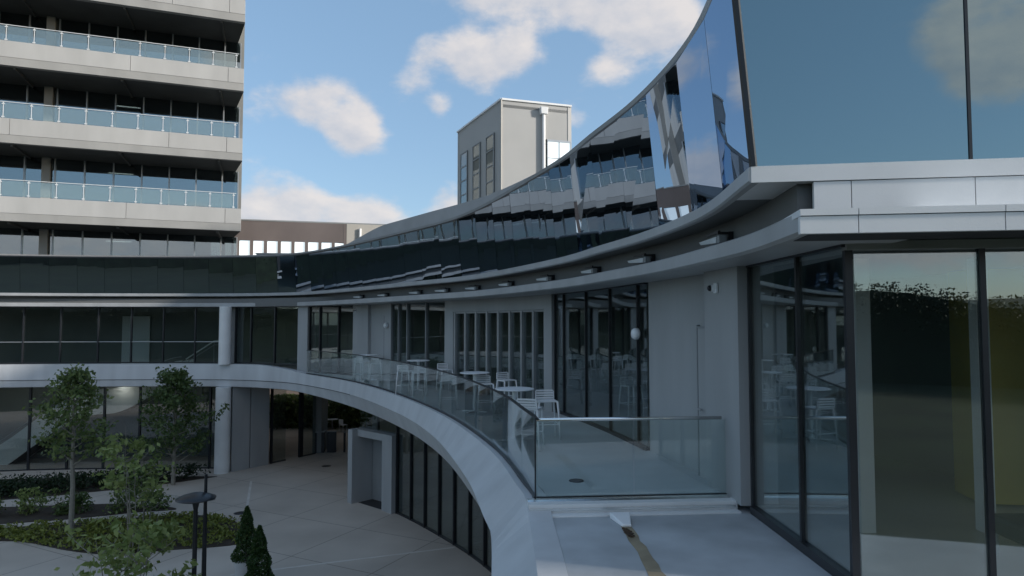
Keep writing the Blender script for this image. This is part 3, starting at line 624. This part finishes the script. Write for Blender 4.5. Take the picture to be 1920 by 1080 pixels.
# ------------------------------------------------------------------ office tower
TW = thing('office_tower', 'tall concrete office block with banded balconies and dark ribbon windows', 'building', (-17.2, 42, 0), R(20))
LEN = 34.0; CZ = 7.45
ft = [CZ + 16.2 - 4.52 * k for k in (-3, -2, -1, 0, 1, 2, 3)]       # top of each fascia, highest first
def tb(x0, x1, y0, y1, z0, z1): return MB().box(((x0 + x1) / 2, (y0 + y1) / 2, (z0 + z1) / 2), (x1 - x0, y1 - y0, z1 - z0))
for k, zt in enumerate(ft):
    zb = zt - 1.40
    joints = [0, -.92, -6.4, -13.6, -20.4, -LEN] if k % 2 else [0, -.92, -4.2, -12.4, -20.4, -LEN]
    f = MB()
    for a, b in zip(joints, joints[1:]):
        x0, x1 = b + .012, a - .012 if a else 0
        f.add([(x0, 0, zt), (x1, 0, zt), (x1, 0, zb + .45), (x0, 0, zb + .45), (x0, .35, zt), (x1, .35, zt), (x1, .35, zb + .45), (x0, .35, zb + .45)],
              [(3, 2, 1, 0), (4, 5, 6, 7), (0, 1, 5, 4), (1, 2, 6, 5), (2, 3, 7, 6), (3, 0, 4, 7)])
    f.build('balcony_fascia', CONC, TW, local=True)
    f = MB()
    f.add([(-LEN, .02, zb + .44), (0, .02, zb + .44), (0, .12, zb), (-LEN, .12, zb), (-LEN, .45, zb + .44), (0, .45, zb + .44), (0, .45, zb), (-LEN, .45, zb)], [(3, 2, 1, 0), (4, 5, 6, 7), (0, 1, 5, 4), (1, 2, 6, 5), (2, 3, 7, 6), (3, 0, 4, 7)])
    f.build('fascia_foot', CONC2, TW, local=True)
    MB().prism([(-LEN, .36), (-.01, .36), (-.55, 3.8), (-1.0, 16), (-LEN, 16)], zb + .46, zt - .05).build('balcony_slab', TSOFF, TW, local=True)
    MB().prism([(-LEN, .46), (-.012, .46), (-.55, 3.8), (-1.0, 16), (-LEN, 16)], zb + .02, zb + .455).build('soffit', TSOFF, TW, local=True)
    for x in (-1.4, -6.9, -12.4):
        if 0 < k < 6: tb(x - .06, x + .06, .4, 3.6, zb - .13, zb + .018).build('soffit_beam', TSOFF, TW, local=True)
    # balcony railing
    rl = MB(); n = int(LEN / 1.37)
    for j in range(n + 1):
        x = -.45 - 1.37 * j
        if x < -LEN: break
        rl.box((x, .16, zt + .48), (.035, .04, .96)); rl.box((x, .13, zt + .10), (.14, .03, .06)); rl.box((x, .13, zt + .86), (.14, .03, .06))
    rl.box((-LEN / 2, .16, zt + .985), (LEN - .6, .05, .035))
    ro = rl.build('balcony_railing', RAILP, TW, local=True)
    for j in range(n):
        x = -.45 - 1.37 * j
        if j < 12 and 2 < k < 6: tb(x - 1.32, x - .05, .152, .168, zt + .06, zt + .92).build('glass_panel', G_TRAIL, ro, local=True)
    x = -.45 - 1.37 * (12 if 2 < k < 6 else 0)
    tb(-LEN + .3, x - .05, .152, .168, zt + .06, zt + .92).build('glass_panel', G_TRAIL, ro, local=True)
    # ribbon window below this fascia
    z1, z0 = zb + .02, zb - 3.1
    wx = [-.4 - 1.0] + [-1.4 - 1.62 * j for j in range(1, 9)] + [-LEN]
    prev = -.4
    for j, x in enumerate(wx):
        g = tb(x, prev, 3.8, 3.82, z0, z1).build('window', G_TOWER, TW, local=True)
        fr = MB(); y = 3.76
        fr.box((x + .03, y, (z0 + z1) / 2), (.07, .14, z1 - z0))
        if x == -LEN:
            xx = prev
            while xx > -LEN: fr.box((xx, y, (z0 + z1) / 2), (.07, .14, z1 - z0)); xx -= 1.62
        fr.box(((x + prev) / 2, y, z0 + .04), (prev - x, .1, .08)); fr.build('frame', ALU, g, local=True); prev = x
    tb(-.40, -.34, 3.72, 3.9, z0, z1).build('corner_post', ALU, TW, local=True)
    tb(-11.75, -11.3, 3.5, 3.75, z0, z1).build('pier', CONC2, TW, local=True)
tb(-LEN, -.36, 9.0, 9.2, 0, 35).build('interior_wall', INTW, TW, local=True)
MB().prism([(-.58, 3.95), (-.72, 3.95), (-1.15, 16), (-1.02, 16)], 0, 35).build('side_wall', CONC2, TW, local=True)
tb(-LEN, -.5, 3.7, 3.79, 0, CZ + 1.0).build('base_wall', CONC2, TW, local=True)
tr = Matrix.Rotation(R(20), 4, 'Z')
for k, (x, zz) in enumerate(((-7.0, CZ + 19.35 - .45), (-7.3, CZ + 14.8 - .45), (-7.6, CZ + 10.28 - .45), (-7.6, CZ + 5.76 - .45))):
    w = tr @ Vector((x, 4.6, 0)) + Vector((-17.2, 42, 0))
    lab = ['lit linear ceiling lamp behind the topmost ribbon window of the tower', 'lit linear ceiling lamp behind the second ribbon window of the tower from the top', 'lit linear ceiling lamp behind the third ribbon window of the tower from the top', 'lit linear ceiling lamp behind the lowest visible ribbon window of the tower'][k]
    l = thing('ceiling_lamp', lab, 'lamp', (w.x, w.y, zz), R(20), 'lit ceiling lamps in the tower')
    MB().box((0, 0, .02), (1.5, .10, .05)).build('housing', ALU, l, local=True); MB().box((0, 0, -.03), (1.45, .08, .045)).build('diffuser', LAMPE, l, local=True)

# ------------------------------------------------------------------ stair tower on the roof
ST = thing('stair_tower', 'grey corrugated metal stair tower with downpipe rising behind the curved roof', 'building', (-.51, 32, 10.9))
A, B, Cc = (-3.11, 37.7), (-.51, 32.0), (2.99, 33.1); Dd = (Cc[0] + A[0] - B[0], Cc[1] + A[1] - B[1])
ZT = CZ + 10.8
def ribbed(p, q, z0, z1, pitch, depth, name, mat, parent, th=.2):
    """corrugated sheet wall from p to q"""
    l = math.dist(p, q); t = ((q[0] - p[0]) / l, (q[1] - p[1]) / l); n = (t[1], -t[0]); m = MB(); pts = []
    k = int(l / pitch)
    for i in range(k):
        for a, d_ in ((0, 0), (.55, 0), (.62, depth), (.93, depth)): pts.append(((i + a) * l / k, d_))
    pts.append((l, 0))
    P2 = [(p[0] + t[0] * s_ + n[0] * d_, p[1] + t[1] * s_ + n[1] * d_) for s_, d_ in pts]
    P2 += [(q[0] - n[0] * th, q[1] - n[1] * th), (p[0] - n[0] * th, p[1] - n[1] * th)]
    return m.prism(P2, z0, z1).build(name, mat, parent)
def lerp(p, q, f): return (p[0] + (q[0] - p[0]) * f, p[1] + (q[1] - p[1]) * f)
ribbed(A, B, 10.9, ZT, .13, .002, 'wall', STAIRMET, ST)
MB().wall(B, lerp(B, Cc, .62), 10.9, ZT, .2, -.1).build('wall', STAIRMET, ST)
MB().wall(lerp(B, Cc, .62), Cc, CZ + 9.05, ZT, .2, -.1).build('wall', STAIRMET, ST)
MB().wall(Cc, Dd, 10.9, ZT, .2, -.1).wall(Dd, A, 10.9, ZT, .2, -.1).build('wall', STAIRMET, ST)
MB().prism([lerp(A, Dd, .02), lerp(B, Cc, .02), lerp(Cc, B, .02), lerp(Dd, A, .02)], ZT - .35, ZT - .2).build('roof', GREYMET, ST)
cp = MB()
for p, q in ((A, B), (B, Cc)): cp.wall(p, q, ZT, ZT + .09, .34, -.1)
cp.build('coping', WHITE, ST)
MB().tube([(B[0] - .02, B[1] - .05, 10.9), (B[0] - .02, B[1] - .05, ZT)], .05, 6).build('corner_trim', BEIGE, ST)
pd = lerp(B, Cc, .585); nn = (.3, -.954)
dpx = MB().tube([(pd[0] + .03, pd[1] - .12, 10.9), (pd[0] + .03, pd[1] - .12, ZT - .55)], .085, 10).build('downpipe', WHITE, ST)
MB().box((pd[0] + .03, pd[1] - .13, ZT - .38), (.34, .28, .34), R(17), 1.15).build('hopper', WHITE, dpx, bevel=.02)
wp, wq = lerp(B, Cc, .64), lerp(B, Cc, .985)
w = MB().wall(wp, wq, 10.9, CZ + 9.0, .02, .02).build('window', GLOWWIN, ST)
fr = MB()
for f in (.0, .5, 1.0): fr.wall(lerp(wp, wq, min(f, .975)), lerp(wp, wq, min(f, .975) + .025), 10.9, CZ + 9.0, .1, .02)
fr.wall(wp, wq, CZ + 8.95, CZ + 9.04, .12, .02); fr.wall(wp, wq, CZ + 8.1, CZ + 8.14, .06, .02); fr.build('frame', ALU, w)
for k, f in enumerate((.10, .40, .70)):
    p, q = lerp(A, B, f), lerp(A, B, f + .17); zt = CZ + 9.4
    g = MB().wall(p, q, 11.0, zt, .03, .035).build('window', G_WIN, ST)
    fr = MB(); fr.wall(p, lerp(p, q, .06), 11.0, zt, .05, .05); fr.wall(lerp(p, q, .94), q, 11.0, zt, .05, .05)
    z = zt
    while z > 11: fr.wall(p, q, z - .05, z, .05, .052); z -= .78
    fr.build('frame', GREYMET, g)
    MB().wall(p, q, 11.0, zt, .02, .012).build('blind', INTW, g)
LW = thing('plant_screen', 'low grey corrugated screen stepping down beside the stair tower', 'screen', (1.6, 30.0, 10.9))
ribbed((.7, 30.4), (4.2, 31.0), 10.9, CZ + 6.15, .22, .006, 'panel', STAIRMET, LW); MB().wall((.7, 30.4), (4.2, 31.0), CZ + 6.155, CZ + 6.22, .3, -.1).build('coping', GREYMET, LW)

# ------------------------------------------------------------------ rear building
RB = thing('rear_building', 'low brown and beige building with a row of bright windows behind the curved roof', 'building', (-14.5, 50, 0), 0)
a, b, c_ = (-22.0, 48.2), (-12.6, 50.5), (-7.6, 51.9)
ZR = CZ + 7.45
MB().wall(a, b, CZ + 6.0, ZR, .2, -.1).build('wall', BROWN, RB)
MB().wall(b, (b[0] - 2.5, b[1] + 8), 0, ZR, .2, -.1).build('wall', BROWN, RB)
MB().wall(b, c_, 0, ZR + .0, .25, -.1).build('wall', BEIGE, RB)
MB().wall(a, b, 0, CZ + 4.3, .25, -.1).build('wall', BROWN, RB)
MB().wall(a, c_, ZR + .002, ZR + .1, .35, -.1).build('coping', GREYMET, RB)
nwin = 10; ln = math.dist(a, b)
for k in range(nwin):
    f0, f1 = (k + .12) / nwin, (k + .88) / nwin
    w = MB().wall(lerp(a, b, f0), lerp(a, b, f1), CZ + 4.3, CZ + 5.95, .03, -.05).build('window', GLOWWIN, RB)
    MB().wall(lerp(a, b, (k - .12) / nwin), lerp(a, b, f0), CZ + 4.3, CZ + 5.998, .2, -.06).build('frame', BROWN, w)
pq = lerp(b, c_, .2)
MB().tube([(pq[0], pq[1] - .15, 8), (pq[0], pq[1] - .15, ZR - .35)], .1, 8).build('downpipe', WHITE, RB)
# small plant boxes on the flat roof
bx = thing('roof_plant', 'low grey plant box standing on the roof in front of the bright windows', 'plant box', (-13.2, 38.6, 10.75))
MB().box((-13.2, 38.6, 11.05), (3.0, .8, .6), .1).build('casing', GREYMET, bx, bevel=.02); MB().box((-13.2, 38.6, 11.37), (3.1, .9, .04), .1).build('lid', CONC2, bx)
vp = thing('vent_pipe', 'thin dark vent pipe standing on the roof left of the parapet', 'pipe', (-8.2, 38.5, 10.9))
MB().tube([(-8.2, 38.5, 10.9), (-8.2, 38.5, 12.15)], .05, 8).build('pipe', DARKMET, vp); MB().lathe((-8.2, 38.5, 12.15), [(.08, 0), (.08, .1), (.02, .14)], 10).build('cowl', DARKMET, vp)

# ------------------------------------------------------------------ stair inside the lobby
LS = thing('lobby_stair', 'white curved staircase sweeping up inside the lobby glass', 'staircase', (-22, 35.6, 0))
path = []
for k in range(41):
    f = k / 40.; path.append((-29.5 + 12.0 * f, 35.5 - .5 * math.sin(math.pi * f), -.35 + .35 * f + 3.3 * smooth(.08, .66, f) + 1.35 * smooth(.70, 1.0, f)))
def ribbon(o, h0, h1, th):
    vs, fs = [], []
    for x, y, z in path: vs += [(x, y + o, z + h0), (x, y + o, z + h1), (x, y + o + th, z + h1), (x, y + o + th, z + h0)]
    n = len(path)
    for i in range(n - 1):
        for j in range(4): fs.append((i * 4 + j, i * 4 + (j + 1) % 4, i * 4 + 4 + (j + 1) % 4, i * 4 + 4 + j))
    fs += [(0, 1, 2, 3), tuple(range(n * 4 - 4, n * 4))[::-1]]
    return MB().add(vs, fs)
ribbon(0, -.55, .75, .08).build('balustrade', STAIRW, LS); ribbon(1.3, -.55, .75, .08).build('balustrade', STAIRW, LS)
ribbon(.09, -.55, -.43, 1.2).build('underside', STAIRD, LS)
MB().tube([(x, y - .05, z + .95) for x, y, z in path], .025, 6).build('handrail', ALU, LS)
HS = thing('handrail', 'sloping pale handrail behind the upper glazing left of the round column', 'handrail', (-15.6, 35, 5.36))
MB().tube([(-17.0, 34.9, 5.5), (-15.5, 34.8, 6.45), (-14.9, 34.75, 6.47)], .035, 8).build('rail', STAIRW, HS); MB().tube([(-16.9, 34.95, 5.4), (-15.5, 34.85, 6.25), (-14.95, 34.8, 6.27)], .02, 6).build('lower_rail', ALU, HS)
MB().tube([(-15.5, 34.8, DK), (-15.5, 34.8, 6.44)], .02, 6).build('post', ALU, HS)

DOWN = M('downlight_diffuser', (.8, .8, .78), .4, .02, emit=(1, .96, .90, 45))
for x, lab in ((-26.2, 'small lit downlight over the left end of the lobby stair'), (-22.6, 'small lit downlight above the middle of the lobby stair'), (-20.3, 'small lit downlight above the right end of the lobby stair')):
    l = thing('downlight', lab, 'lamp', (x, 34.75, 4.22), 0, 'lit downlights in the lobby')
    MB().lathe((0, 0, -.03), [(.11, 0), (.13, .03)], 16).build('trim', ALU, l, local=True); MB().lathe((0, 0, -.045), [(.07, 0), (.09, .014)], 16).build('diffuser', DOWN, l, local=True)
# ------------------------------------------------------------------ passage clutter
for k, (x, y, w_, h_, lab) in enumerate(((-11.0, 38.6, .55, 1.15, 'black litter bin left in the dark passage under the deck'), (-10.35, 38.7, .5, 1.15, 'black litter bin right of another in the dark passage'))):
    c = thing('litter_bin', lab, 'bin', (x, y, 0), .2, 'litter bins in the passage')
    MB().box((0, 0, h_ / 2), (w_, w_, h_)).build('body', DARKMET, c, local=True, bevel=.03); MB().box((0, 0, h_ + .03), (w_ + .05, w_ + .05, .05)).build('lid', GREYMET, c, local=True, bevel=.015)
bo = thing('bollard', 'slim dark bollard standing in the passage right of the litter bins', 'bollard', (-9.6, 38.6, 0))
MB().tube([(-9.6, 38.6, 0), (-9.6, 38.6, 1.1)], .06, 10).build('post', DARKMET, bo); MB().lathe((-9.6, 38.6, 1.1), [(.075, 0), (.075, .06), (.03, .09)], 10).build('cap', GREYMET, bo)
for k, (x, y) in enumerate(((-12.4, 46.4), (-10.2, 47.2), (-8.2, 46.2))):
    c = thing('cafe_table', ['left', 'middle', 'right'][k] + ' one of three pale tables at the far end of the passage', 'table', (x, y, 0), .3 * k, 'pale tables at the end of the passage')
    MB().lathe((0, 0, .72), [(.4, 0), (.4, .03)], 20).build('tabletop', PLASTIC, c, local=True); MB().tube([(0, 0, .02), (0, 0, .72)], .04, 8).build('pedestal', ALU, c, local=True); MB().lathe((0, 0, 0), [(.25, 0), (.24, .02)], 16).build('base', ALU, c, local=True)
for k, (x, y, a_) in enumerate(((-13.1, 45.9, .5), (-11.5, 45.8, 2.6), (-9.4, 46.5, 4.0), (-7.4, 45.7, 1.2))):
    c = thing('cafe_chair', ['leftmost white chair at the left passage table', 'white chair between the left and middle passage tables', 'white chair between the middle and right passage tables', 'rightmost white chair at the right passage table'][k], 'chair', (x, y, 0), a_, 'white chairs at the end of the passage')
    MB().box((0, 0, .45), (.42, .42, .03)).build('seat', PLASTIC, c, local=True, bevel=.01); MB().box((0, .2, .68), (.4, .03, .32)).build('backrest', PLASTIC, c, local=True, bevel=.01)
    for sx in (-.18, .18):
        for sy in (-.18, .18): MB().tube([(sx, sy, 0), (sx, sy, .44)], .015, 6).build('leg', PLASTIC, c, local=True)
for k, (x, y) in enumerate(((-12.0, 43.5), (-9.3, 42.5))):
    l = thing('ceiling_lamp', ['left', 'right'][k] + ' lit linear lamp on the dark passage ceiling', 'lamp', (x, y, 4.2), .2, 'lit lamps on the passage ceiling')
    MB().box((0, 0, .03), (1.3, .12, .05)).build('housing', ALU, l, local=True); MB().box((0, 0, -.015), (1.25, .09, .035)).build('diffuser', LAMPE, l, local=True)

# ------------------------------------------------------------------ planting
def bed(poly, z, name): return tag(MB().prism(poly, -.1, z).build(name, SOIL), kind='structure')
def curb(poly, name='bed_kerb'):
    m = MB()
    for p, q in zip(poly, poly[1:] + poly[:1]): m.wall(p, q, .003, .10, .12)
    return m
def rounded(poly, n=8):
    P = []
    k = len(poly)
    for i in range(k):
        p0, p1, p2, p3 = poly[i - 1], poly[i], poly[(i + 1) % k], poly[(i + 2) % k]
        for j in range(n):
            t = j / n
            P.append(tuple(.5 * (2 * p1[c] + (-p0[c] + p2[c]) * t + (2 * p0[c] - 5 * p1[c] + 4 * p2[c] - p3[c]) * t * t + (-p0[c] + 3 * p1[c] - 3 * p2[c] + p3[c]) * t ** 3) for c in (0, 1)))
    return P
LOWER = rounded([(-21.5, 23.6), (-18.4, 24.5), (-16.35, 25.0), (-13.57, 25.95), (-11.45, 25.95), (-9.93, 24.84), (-9.0, 22.9), (-11.46, 22.1), (-12.81, 21.76), (-14.41, 22.1), (-16.19, 22.85), (-17.4, 23.06), (-20.5, 22.6)])
UPPER = rounded([(-21.5, 24.4), (-18.76, 25.0), (-16.66, 25.6), (-14.73, 26.45), (-13.36, 26.95), (-15.5, 27.7), (-17.96, 27.46), (-19.37, 27.31), (-21.8, 26.7)])
HEDGE = [(-27, 26.6), (-21.4, 28.27), (-19.64, 28.96), (-16.99, 30.33), (-15.58, 31.33), (-14.2, 32.5), (-15.2, 32.55), (-20, 32.4), (-25.5, 31.8), (-31, 30)]
bed(LOWER, .02, 'planting_bed'); bed(UPPER, .024, 'shrub_bed'); bed(HEDGE, .02, 'hedge_bed')
def inside(p, poly):
    r = False; n = len(poly)
    for i in range(n):
        (x0, y0), (x1, y1) = poly[i], poly[i - 1]
        if (y0 > p[1]) != (y1 > p[1]) and p[0] < (x1 - x0) * (p[1] - y0) / (y1 - y0) + x0: r = not r
    return r
def scatter(poly, n, rnd):
    xs = [p[0] for p in poly]; ys = [p[1] for p in poly]; out = []
    while len(out) < n:
        p = (rnd.uniform(min(xs), max(xs)), rnd.uniform(min(ys), max(ys)))
        if inside(p, poly): out.append(p)
    return out
rk = random.Random(11); m = MB()
for x, y in scatter(LOWER, 620, rk):
    h = rk.uniform(.05, .16)
    for k in range(11): m.leaf((x + rk.gauss(0, .11), y + rk.gauss(0, .11), .03 + h * rk.random() + .03), rk.uniform(.09, .17), rk)
tag(m.build('ground_cover', LEAF_Y), 'low yellow-green ground cover filling the planting bed', 'ground cover', kind='stuff')
rk = random.Random(12); m = MB()
for x, y in scatter([(-27, 26.7), (-21.4, 28.4), (-19.64, 29.1), (-16.99, 30.45), (-15.58, 31.45), (-14.4, 32.4), (-15.2, 32.4), (-17.0, 31.9), (-20, 30.6), (-26, 28.6)], 620, rk):
    for k in range(14): m.leaf((x + rk.gauss(0, .12), y + rk.gauss(0, .12), .05 + rk.random() ** .7 * rk.uniform(.5, .72)), rk.uniform(.10, .17), rk)
h2 = MB(); rk2 = random.Random(13)
for k in range(620):
    x = rk2.uniform(-17, -5); y = 47.9 + rk2.gauss(0, .5)
    for j in range(26): h2.leaf((x + rk2.gauss(0, .3), y + rk2.gauss(0, .3), rk2.random() * 2.2), rk2.uniform(.2, .36), rk2)
tag(h2.build('hedge', LEAF_A), 'tall green hedge closing the far end of the passage', 'hedge')
hd = m.build('hedge', LEAF_H); tag(hd, 'long dark clipped hedge along the foot of the lobby glass', 'hedge')
def bush(loc, r, h, n, mat, lab, seed, leaf=.13):
    rk = random.Random(seed); m = MB()
    cl = [(rk.gauss(0, .45), rk.gauss(0, .45), rk.random()) for _ in range(max(5, n // 60))]
    for k in range(n):
        c = cl[rk.randrange(len(cl))]
        z = min(max(c[2] + rk.gauss(0, .2), .03), 1.1); w = math.sqrt(max(.1, 1 - (z - .35) ** 2))
        m.leaf((loc[0] + (c[0] + rk.gauss(0, .25)) * r * w, loc[1] + (c[1] + rk.gauss(0, .25)) * r * w, .05 + z * h), rk.uniform(.7, 1.3) * leaf, rk)
    o = thing('shrub', lab, 'shrub', (loc[0], loc[1], .02), 0, 'shrubs in the upper bed')
    m.build('foliage', mat, o)
    s_ = MB()
    for k in range(5):
        a = k * 1.3; s_.tube([(loc[0], loc[1], .02), (loc[0] + .3 * r * math.cos(a), loc[1] + .3 * r * math.sin(a), h * .6)], [.02, .008], 5)
    s_.build('stem', BARK, o); return o
for k, (x, y, r_, h_, mt, lab) in enumerate(((-20.0, 25.9, .55, .6, LEAF_A, 'low green shrub at the left edge of the upper bed'), (-18.8, 26.2, .6, .85, LEAF_C, 'rounded bright green shrub left of the slim tree trunk'),
        (-17.6, 26.3, .55, .85, LEAF_A, 'mid green shrub just left of the slim tree trunk'), (-16.8, 26.3, .45, .7, LEAF_B, 'dark green shrub touching the slim tree trunk'), (-15.3, 26.7, .55, .7, LEAF_A, 'leafy shrub right of the slim tree trunk'), (-14.3, 26.9, .4, .55, LEAF_B, 'small dark shrub at the right tip of the upper bed'))):
    bush((x, y), r_, h_, 520, mt, lab, 20 + k)
def tree(loc, lab, top, z0, rad, mat, bark, seed, nbr=26, leaves=2300, leaf=.15, trunk=.085, fork=None, sparse=.16, name='tree', stems=1, shape=.55, group=None):
    """a trunk with limbs that carry leaf clumps; crown from z0 to top, radius rad"""
    rk = random.Random(seed); o = thing(name, lab, 'tree', (loc[0], loc[1], 0), 0, group)
    t = MB(); tips = []
    for s_ in range(stems):
        a0 = rk.uniform(0, 6.28); sp = 0 if stems == 1 else rad * .45
        pts = [(loc[0] + (0 if stems == 1 else .1 * math.cos(a0)), loc[1] + (0 if stems == 1 else .1 * math.sin(a0)), 0)]; n = 7
        for k in range(1, n + 1):
            f = k / n; pts.append((pts[0][0] + sp * f * math.cos(a0) + rk.gauss(0, .025), pts[0][1] + sp * f * math.sin(a0) + rk.gauss(0, .025), top * (.97 if s_ == 0 else rk.uniform(.75, .95)) * f))
        tr_ = trunk / math.sqrt(stems)
        t.tube(pts, [tr_ * (1 - .88 * k / n) for k in range(n + 1)], 8)
        for b_ in range(nbr // stems):
            z = z0 - .15 + (pts[-1][2] - z0) * (b_ + rk.random()) / (nbr // stems) * .96
            f = max(0, (z - z0) / (top - z0)); i = min(int(z / pts[-1][2] * n), n - 1); u = z / pts[-1][2] * n - i
            bp = Vector(pts[i]).lerp(Vector(pts[i + 1]), min(max(u, 0), 1))
            prof = math.sin(math.pi * min(1, .18 + .82 * f) ** shape) if f < 1 else .1
            ln = rad * max(.18, prof) * rk.uniform(.7, 1.1); a = b_ * 2.4 + rk.uniform(-.4, .4)
            e = bp + Vector((math.cos(a) * ln, math.sin(a) * ln, ln * rk.uniform(.35, .85)))
            mid = bp.lerp(e, .5) + Vector((0, 0, -.04 * ln)); t.tube([bp, mid, e], [max(.010, tr_ * .34 * (1 - .7 * f)), .010, .005], 5)
            for q in (.45, .62, .8, .95, 1.05): tips.append((bp.lerp(e, q), ln))
            for q in (.5, .75):
                e2 = bp.lerp(e, q) + Vector((rk.gauss(0, .25), rk.gauss(0, .25), rk.uniform(.1, .35))) * rad * .45
                t.tube([bp.lerp(e, q), e2], [.007, .004], 4); tips += [(e2, ln), (bp.lerp(e, q).lerp(e2, .6), ln)]
    t.build('trunk', bark, o)
    c = MB(); keep = [q for q in tips if rk.random() > .18]
    for k in range(leaves):
        p, ln = keep[rk.randrange(len(keep))]; c.leaf(p + Vector((rk.gauss(0, sparse), rk.gauss(0, sparse), rk.gauss(0, sparse * .8))), leaf * rk.uniform(.65, 1.35), rk)
    c.build('crown', mat, o); return o
tree((-15.55, 23.9), 'slim young tree with a pale straight trunk rising from the yellow-green bed', 6.0, 2.5, 1.25, LEAF_A, BARKG, 41, 30, 2600, .17, .10)
tree((-15.5, 30.9), 'young dark green tree in the hedge bed left of the round column', 5.5, 1.0, 1.85, LEAF_B, BARKG, 42, 40, 4000, .18, .10)
tree((-8.9, 15.6), 'nearest light green multi-stemmed tree at the lower left of the photo', 3.15, .8, 1.35, LEAF_C, BARKG, 43, 26, 800, .20, .05, stems=4, sparse=.12)
tree((-12.4, 21.0 + 1.2), 'light green multi-stemmed sapling at the middle of the planting bed', 4.1, 1.4, 1.2, LEAF_C, BARKG, 44, 22, 700, .20, .05, stems=4, sparse=.13)
tree((-13.2, 24.6), 'small leafy sapling behind the mushroom lamp in the planting bed', 2.6, .7, .9, LEAF_A, BARKG, 45, 18, 700, .16, .04, stems=3, sparse=.12)
# evergreens in pots
for k, (x, y, h_, lab) in enumerate(((-7.55, 19.3, 1.45, 'taller conical evergreen in a white pot, the farther of two'), (-6.55, 17.6, 1.42, 'conical evergreen in a white pot, the nearer of two at the lower edge'))):
    o = thing('potted_evergreen', lab, 'potted plant', (x, y, 0), 0, 'potted evergreens on the plaza')
    MB().lathe((x, y, 0), [(.20, 0), (.24, .05), (.33, .72), (.35, .76), (.31, .76), (.29, .68)], 24).build('pot', POTM, o, smoothed=True)
    MB().lathe((x, y, .62), [(.28, 0), (.28, .03)], 20).build('soil', SOIL, o); MB().tube([(x, y, .6), (x, y, 1.1)], .035, 6).build('trunk', BARK, o)
    rk = random.Random(60 + k); m = MB()
    for j in range(4200):
        f = rk.random() ** 1.35; r_ = .48 * (1 - f) ** .75 * (.75 + .35 * math.sin(3 * f * 6 + k) * .3) * math.sqrt(rk.uniform(.45, 1.05)) + .015; a = rk.uniform(0, 6.283)
        m.leaf((x + r_ * math.cos(a), y + r_ * math.sin(a), .74 + f * h_), rk.uniform(.05, .10), rk)
    m.build('foliage', LEAF_E, o)
# mushroom lamps
def mlamp(x, y, h, lab, r=.45):
    o = thing('mushroom_lamp', lab, 'lamp post', (x, y, 0), 0, 'dark mushroom lamps on the plaza')
    MB().lathe((x, y, 0), [(.13, 0), (.13, .03), (.085, .05), (.08, 1.2), (.055, 1.25), (.05, h - .25), (.09, h - .06)], 16).build('post', DARKMET, o, smoothed=False)
    MB().lathe((x, y, h - .06), [(.10, 0), (r * .8, .03), (r, .06), (r, .075), (r * .75, .13), (r * .3, .19), (.02, .20)], 32).build('shade', DARKMET, o, smoothed=True)
mlamp(-7.57, 16.2, 3.22, 'dark mushroom lamp with a broad flat disc head and a taller side post')
lp = bpy.data.objects['mushroom_lamp']
MB().tube([(-7.44, 16.42, 0), (-7.44, 16.42, 2.2), (-7.44, 16.42, 3.75)], [.07, .05, .035], 10).build('side_post', DARKMET, lp)

# ------------------------------------------------------------------ wooded park behind the camera (seen only mirrored in the glass)
rk = random.Random(77); m = MB()
def wood_top(x, y): return 10.9 + 1.3 * math.sin(x * .08 + 1) * math.sin(y * .07 + x * .03) + .8 * math.sin(x * .21) * math.cos(y * .2)
NA, RR = 90, (78, 81, 90, 105, 130, 170, 260)
vs = []
for i_, rr in enumerate(RR):
    for k in range(NA + 1):
        a = R(176) + (R(370) - R(176)) * k / NA; x, y = rr * 1.4 * math.cos(a) - 6, rr * math.sin(a) - 2
        vs.append((x, y, -.2 if i_ == 0 else wood_top(x, y) * (.94 if i_ == 1 else .80) + max(0, rr - 90) * .04))
core = MB().add(vs, [(i_ * (NA + 1) + k, i_ * (NA + 1) + k + 1, (i_ + 1) * (NA + 1) + k + 1, (i_ + 1) * (NA + 1) + k) for i_ in range(len(RR) - 1) for k in range(NA)])
tag(core.build('wooded_hill', M('hill_green', (.012, .020, .009), .95, .4, .8, .6, 2)), kind='structure')
for k in range(1700):
    a = rk.uniform(R(176), R(370)); rr = rk.choice((78.0, 79, 80.0, 81, 82, 83)) + rk.uniform(-1, 2); x, y = rr * 1.4 * math.cos(a) - 6, rr * math.sin(a) - 2
    top = wood_top(x, y) + max(0, rr - 90) * .035 + rk.uniform(-.9, .5); cr = rk.uniform(.8, 1.7)
    for j in range(45):
        u = Vector((rk.gauss(0, 1), rk.gauss(0, 1), rk.gauss(0, 1))).normalized() * cr * rk.random() ** .35
        zz = top - cr + u.z * (1 if rk.random() < .5 else 3.5); m.leaf((x + u.x, y + u.y, min(zz, top)), rk.uniform(.25, .5), rk)
tag(m.build('wood', LEAF_W), 'dense dark green wood beyond the courtyard', 'wood', kind='stuff')
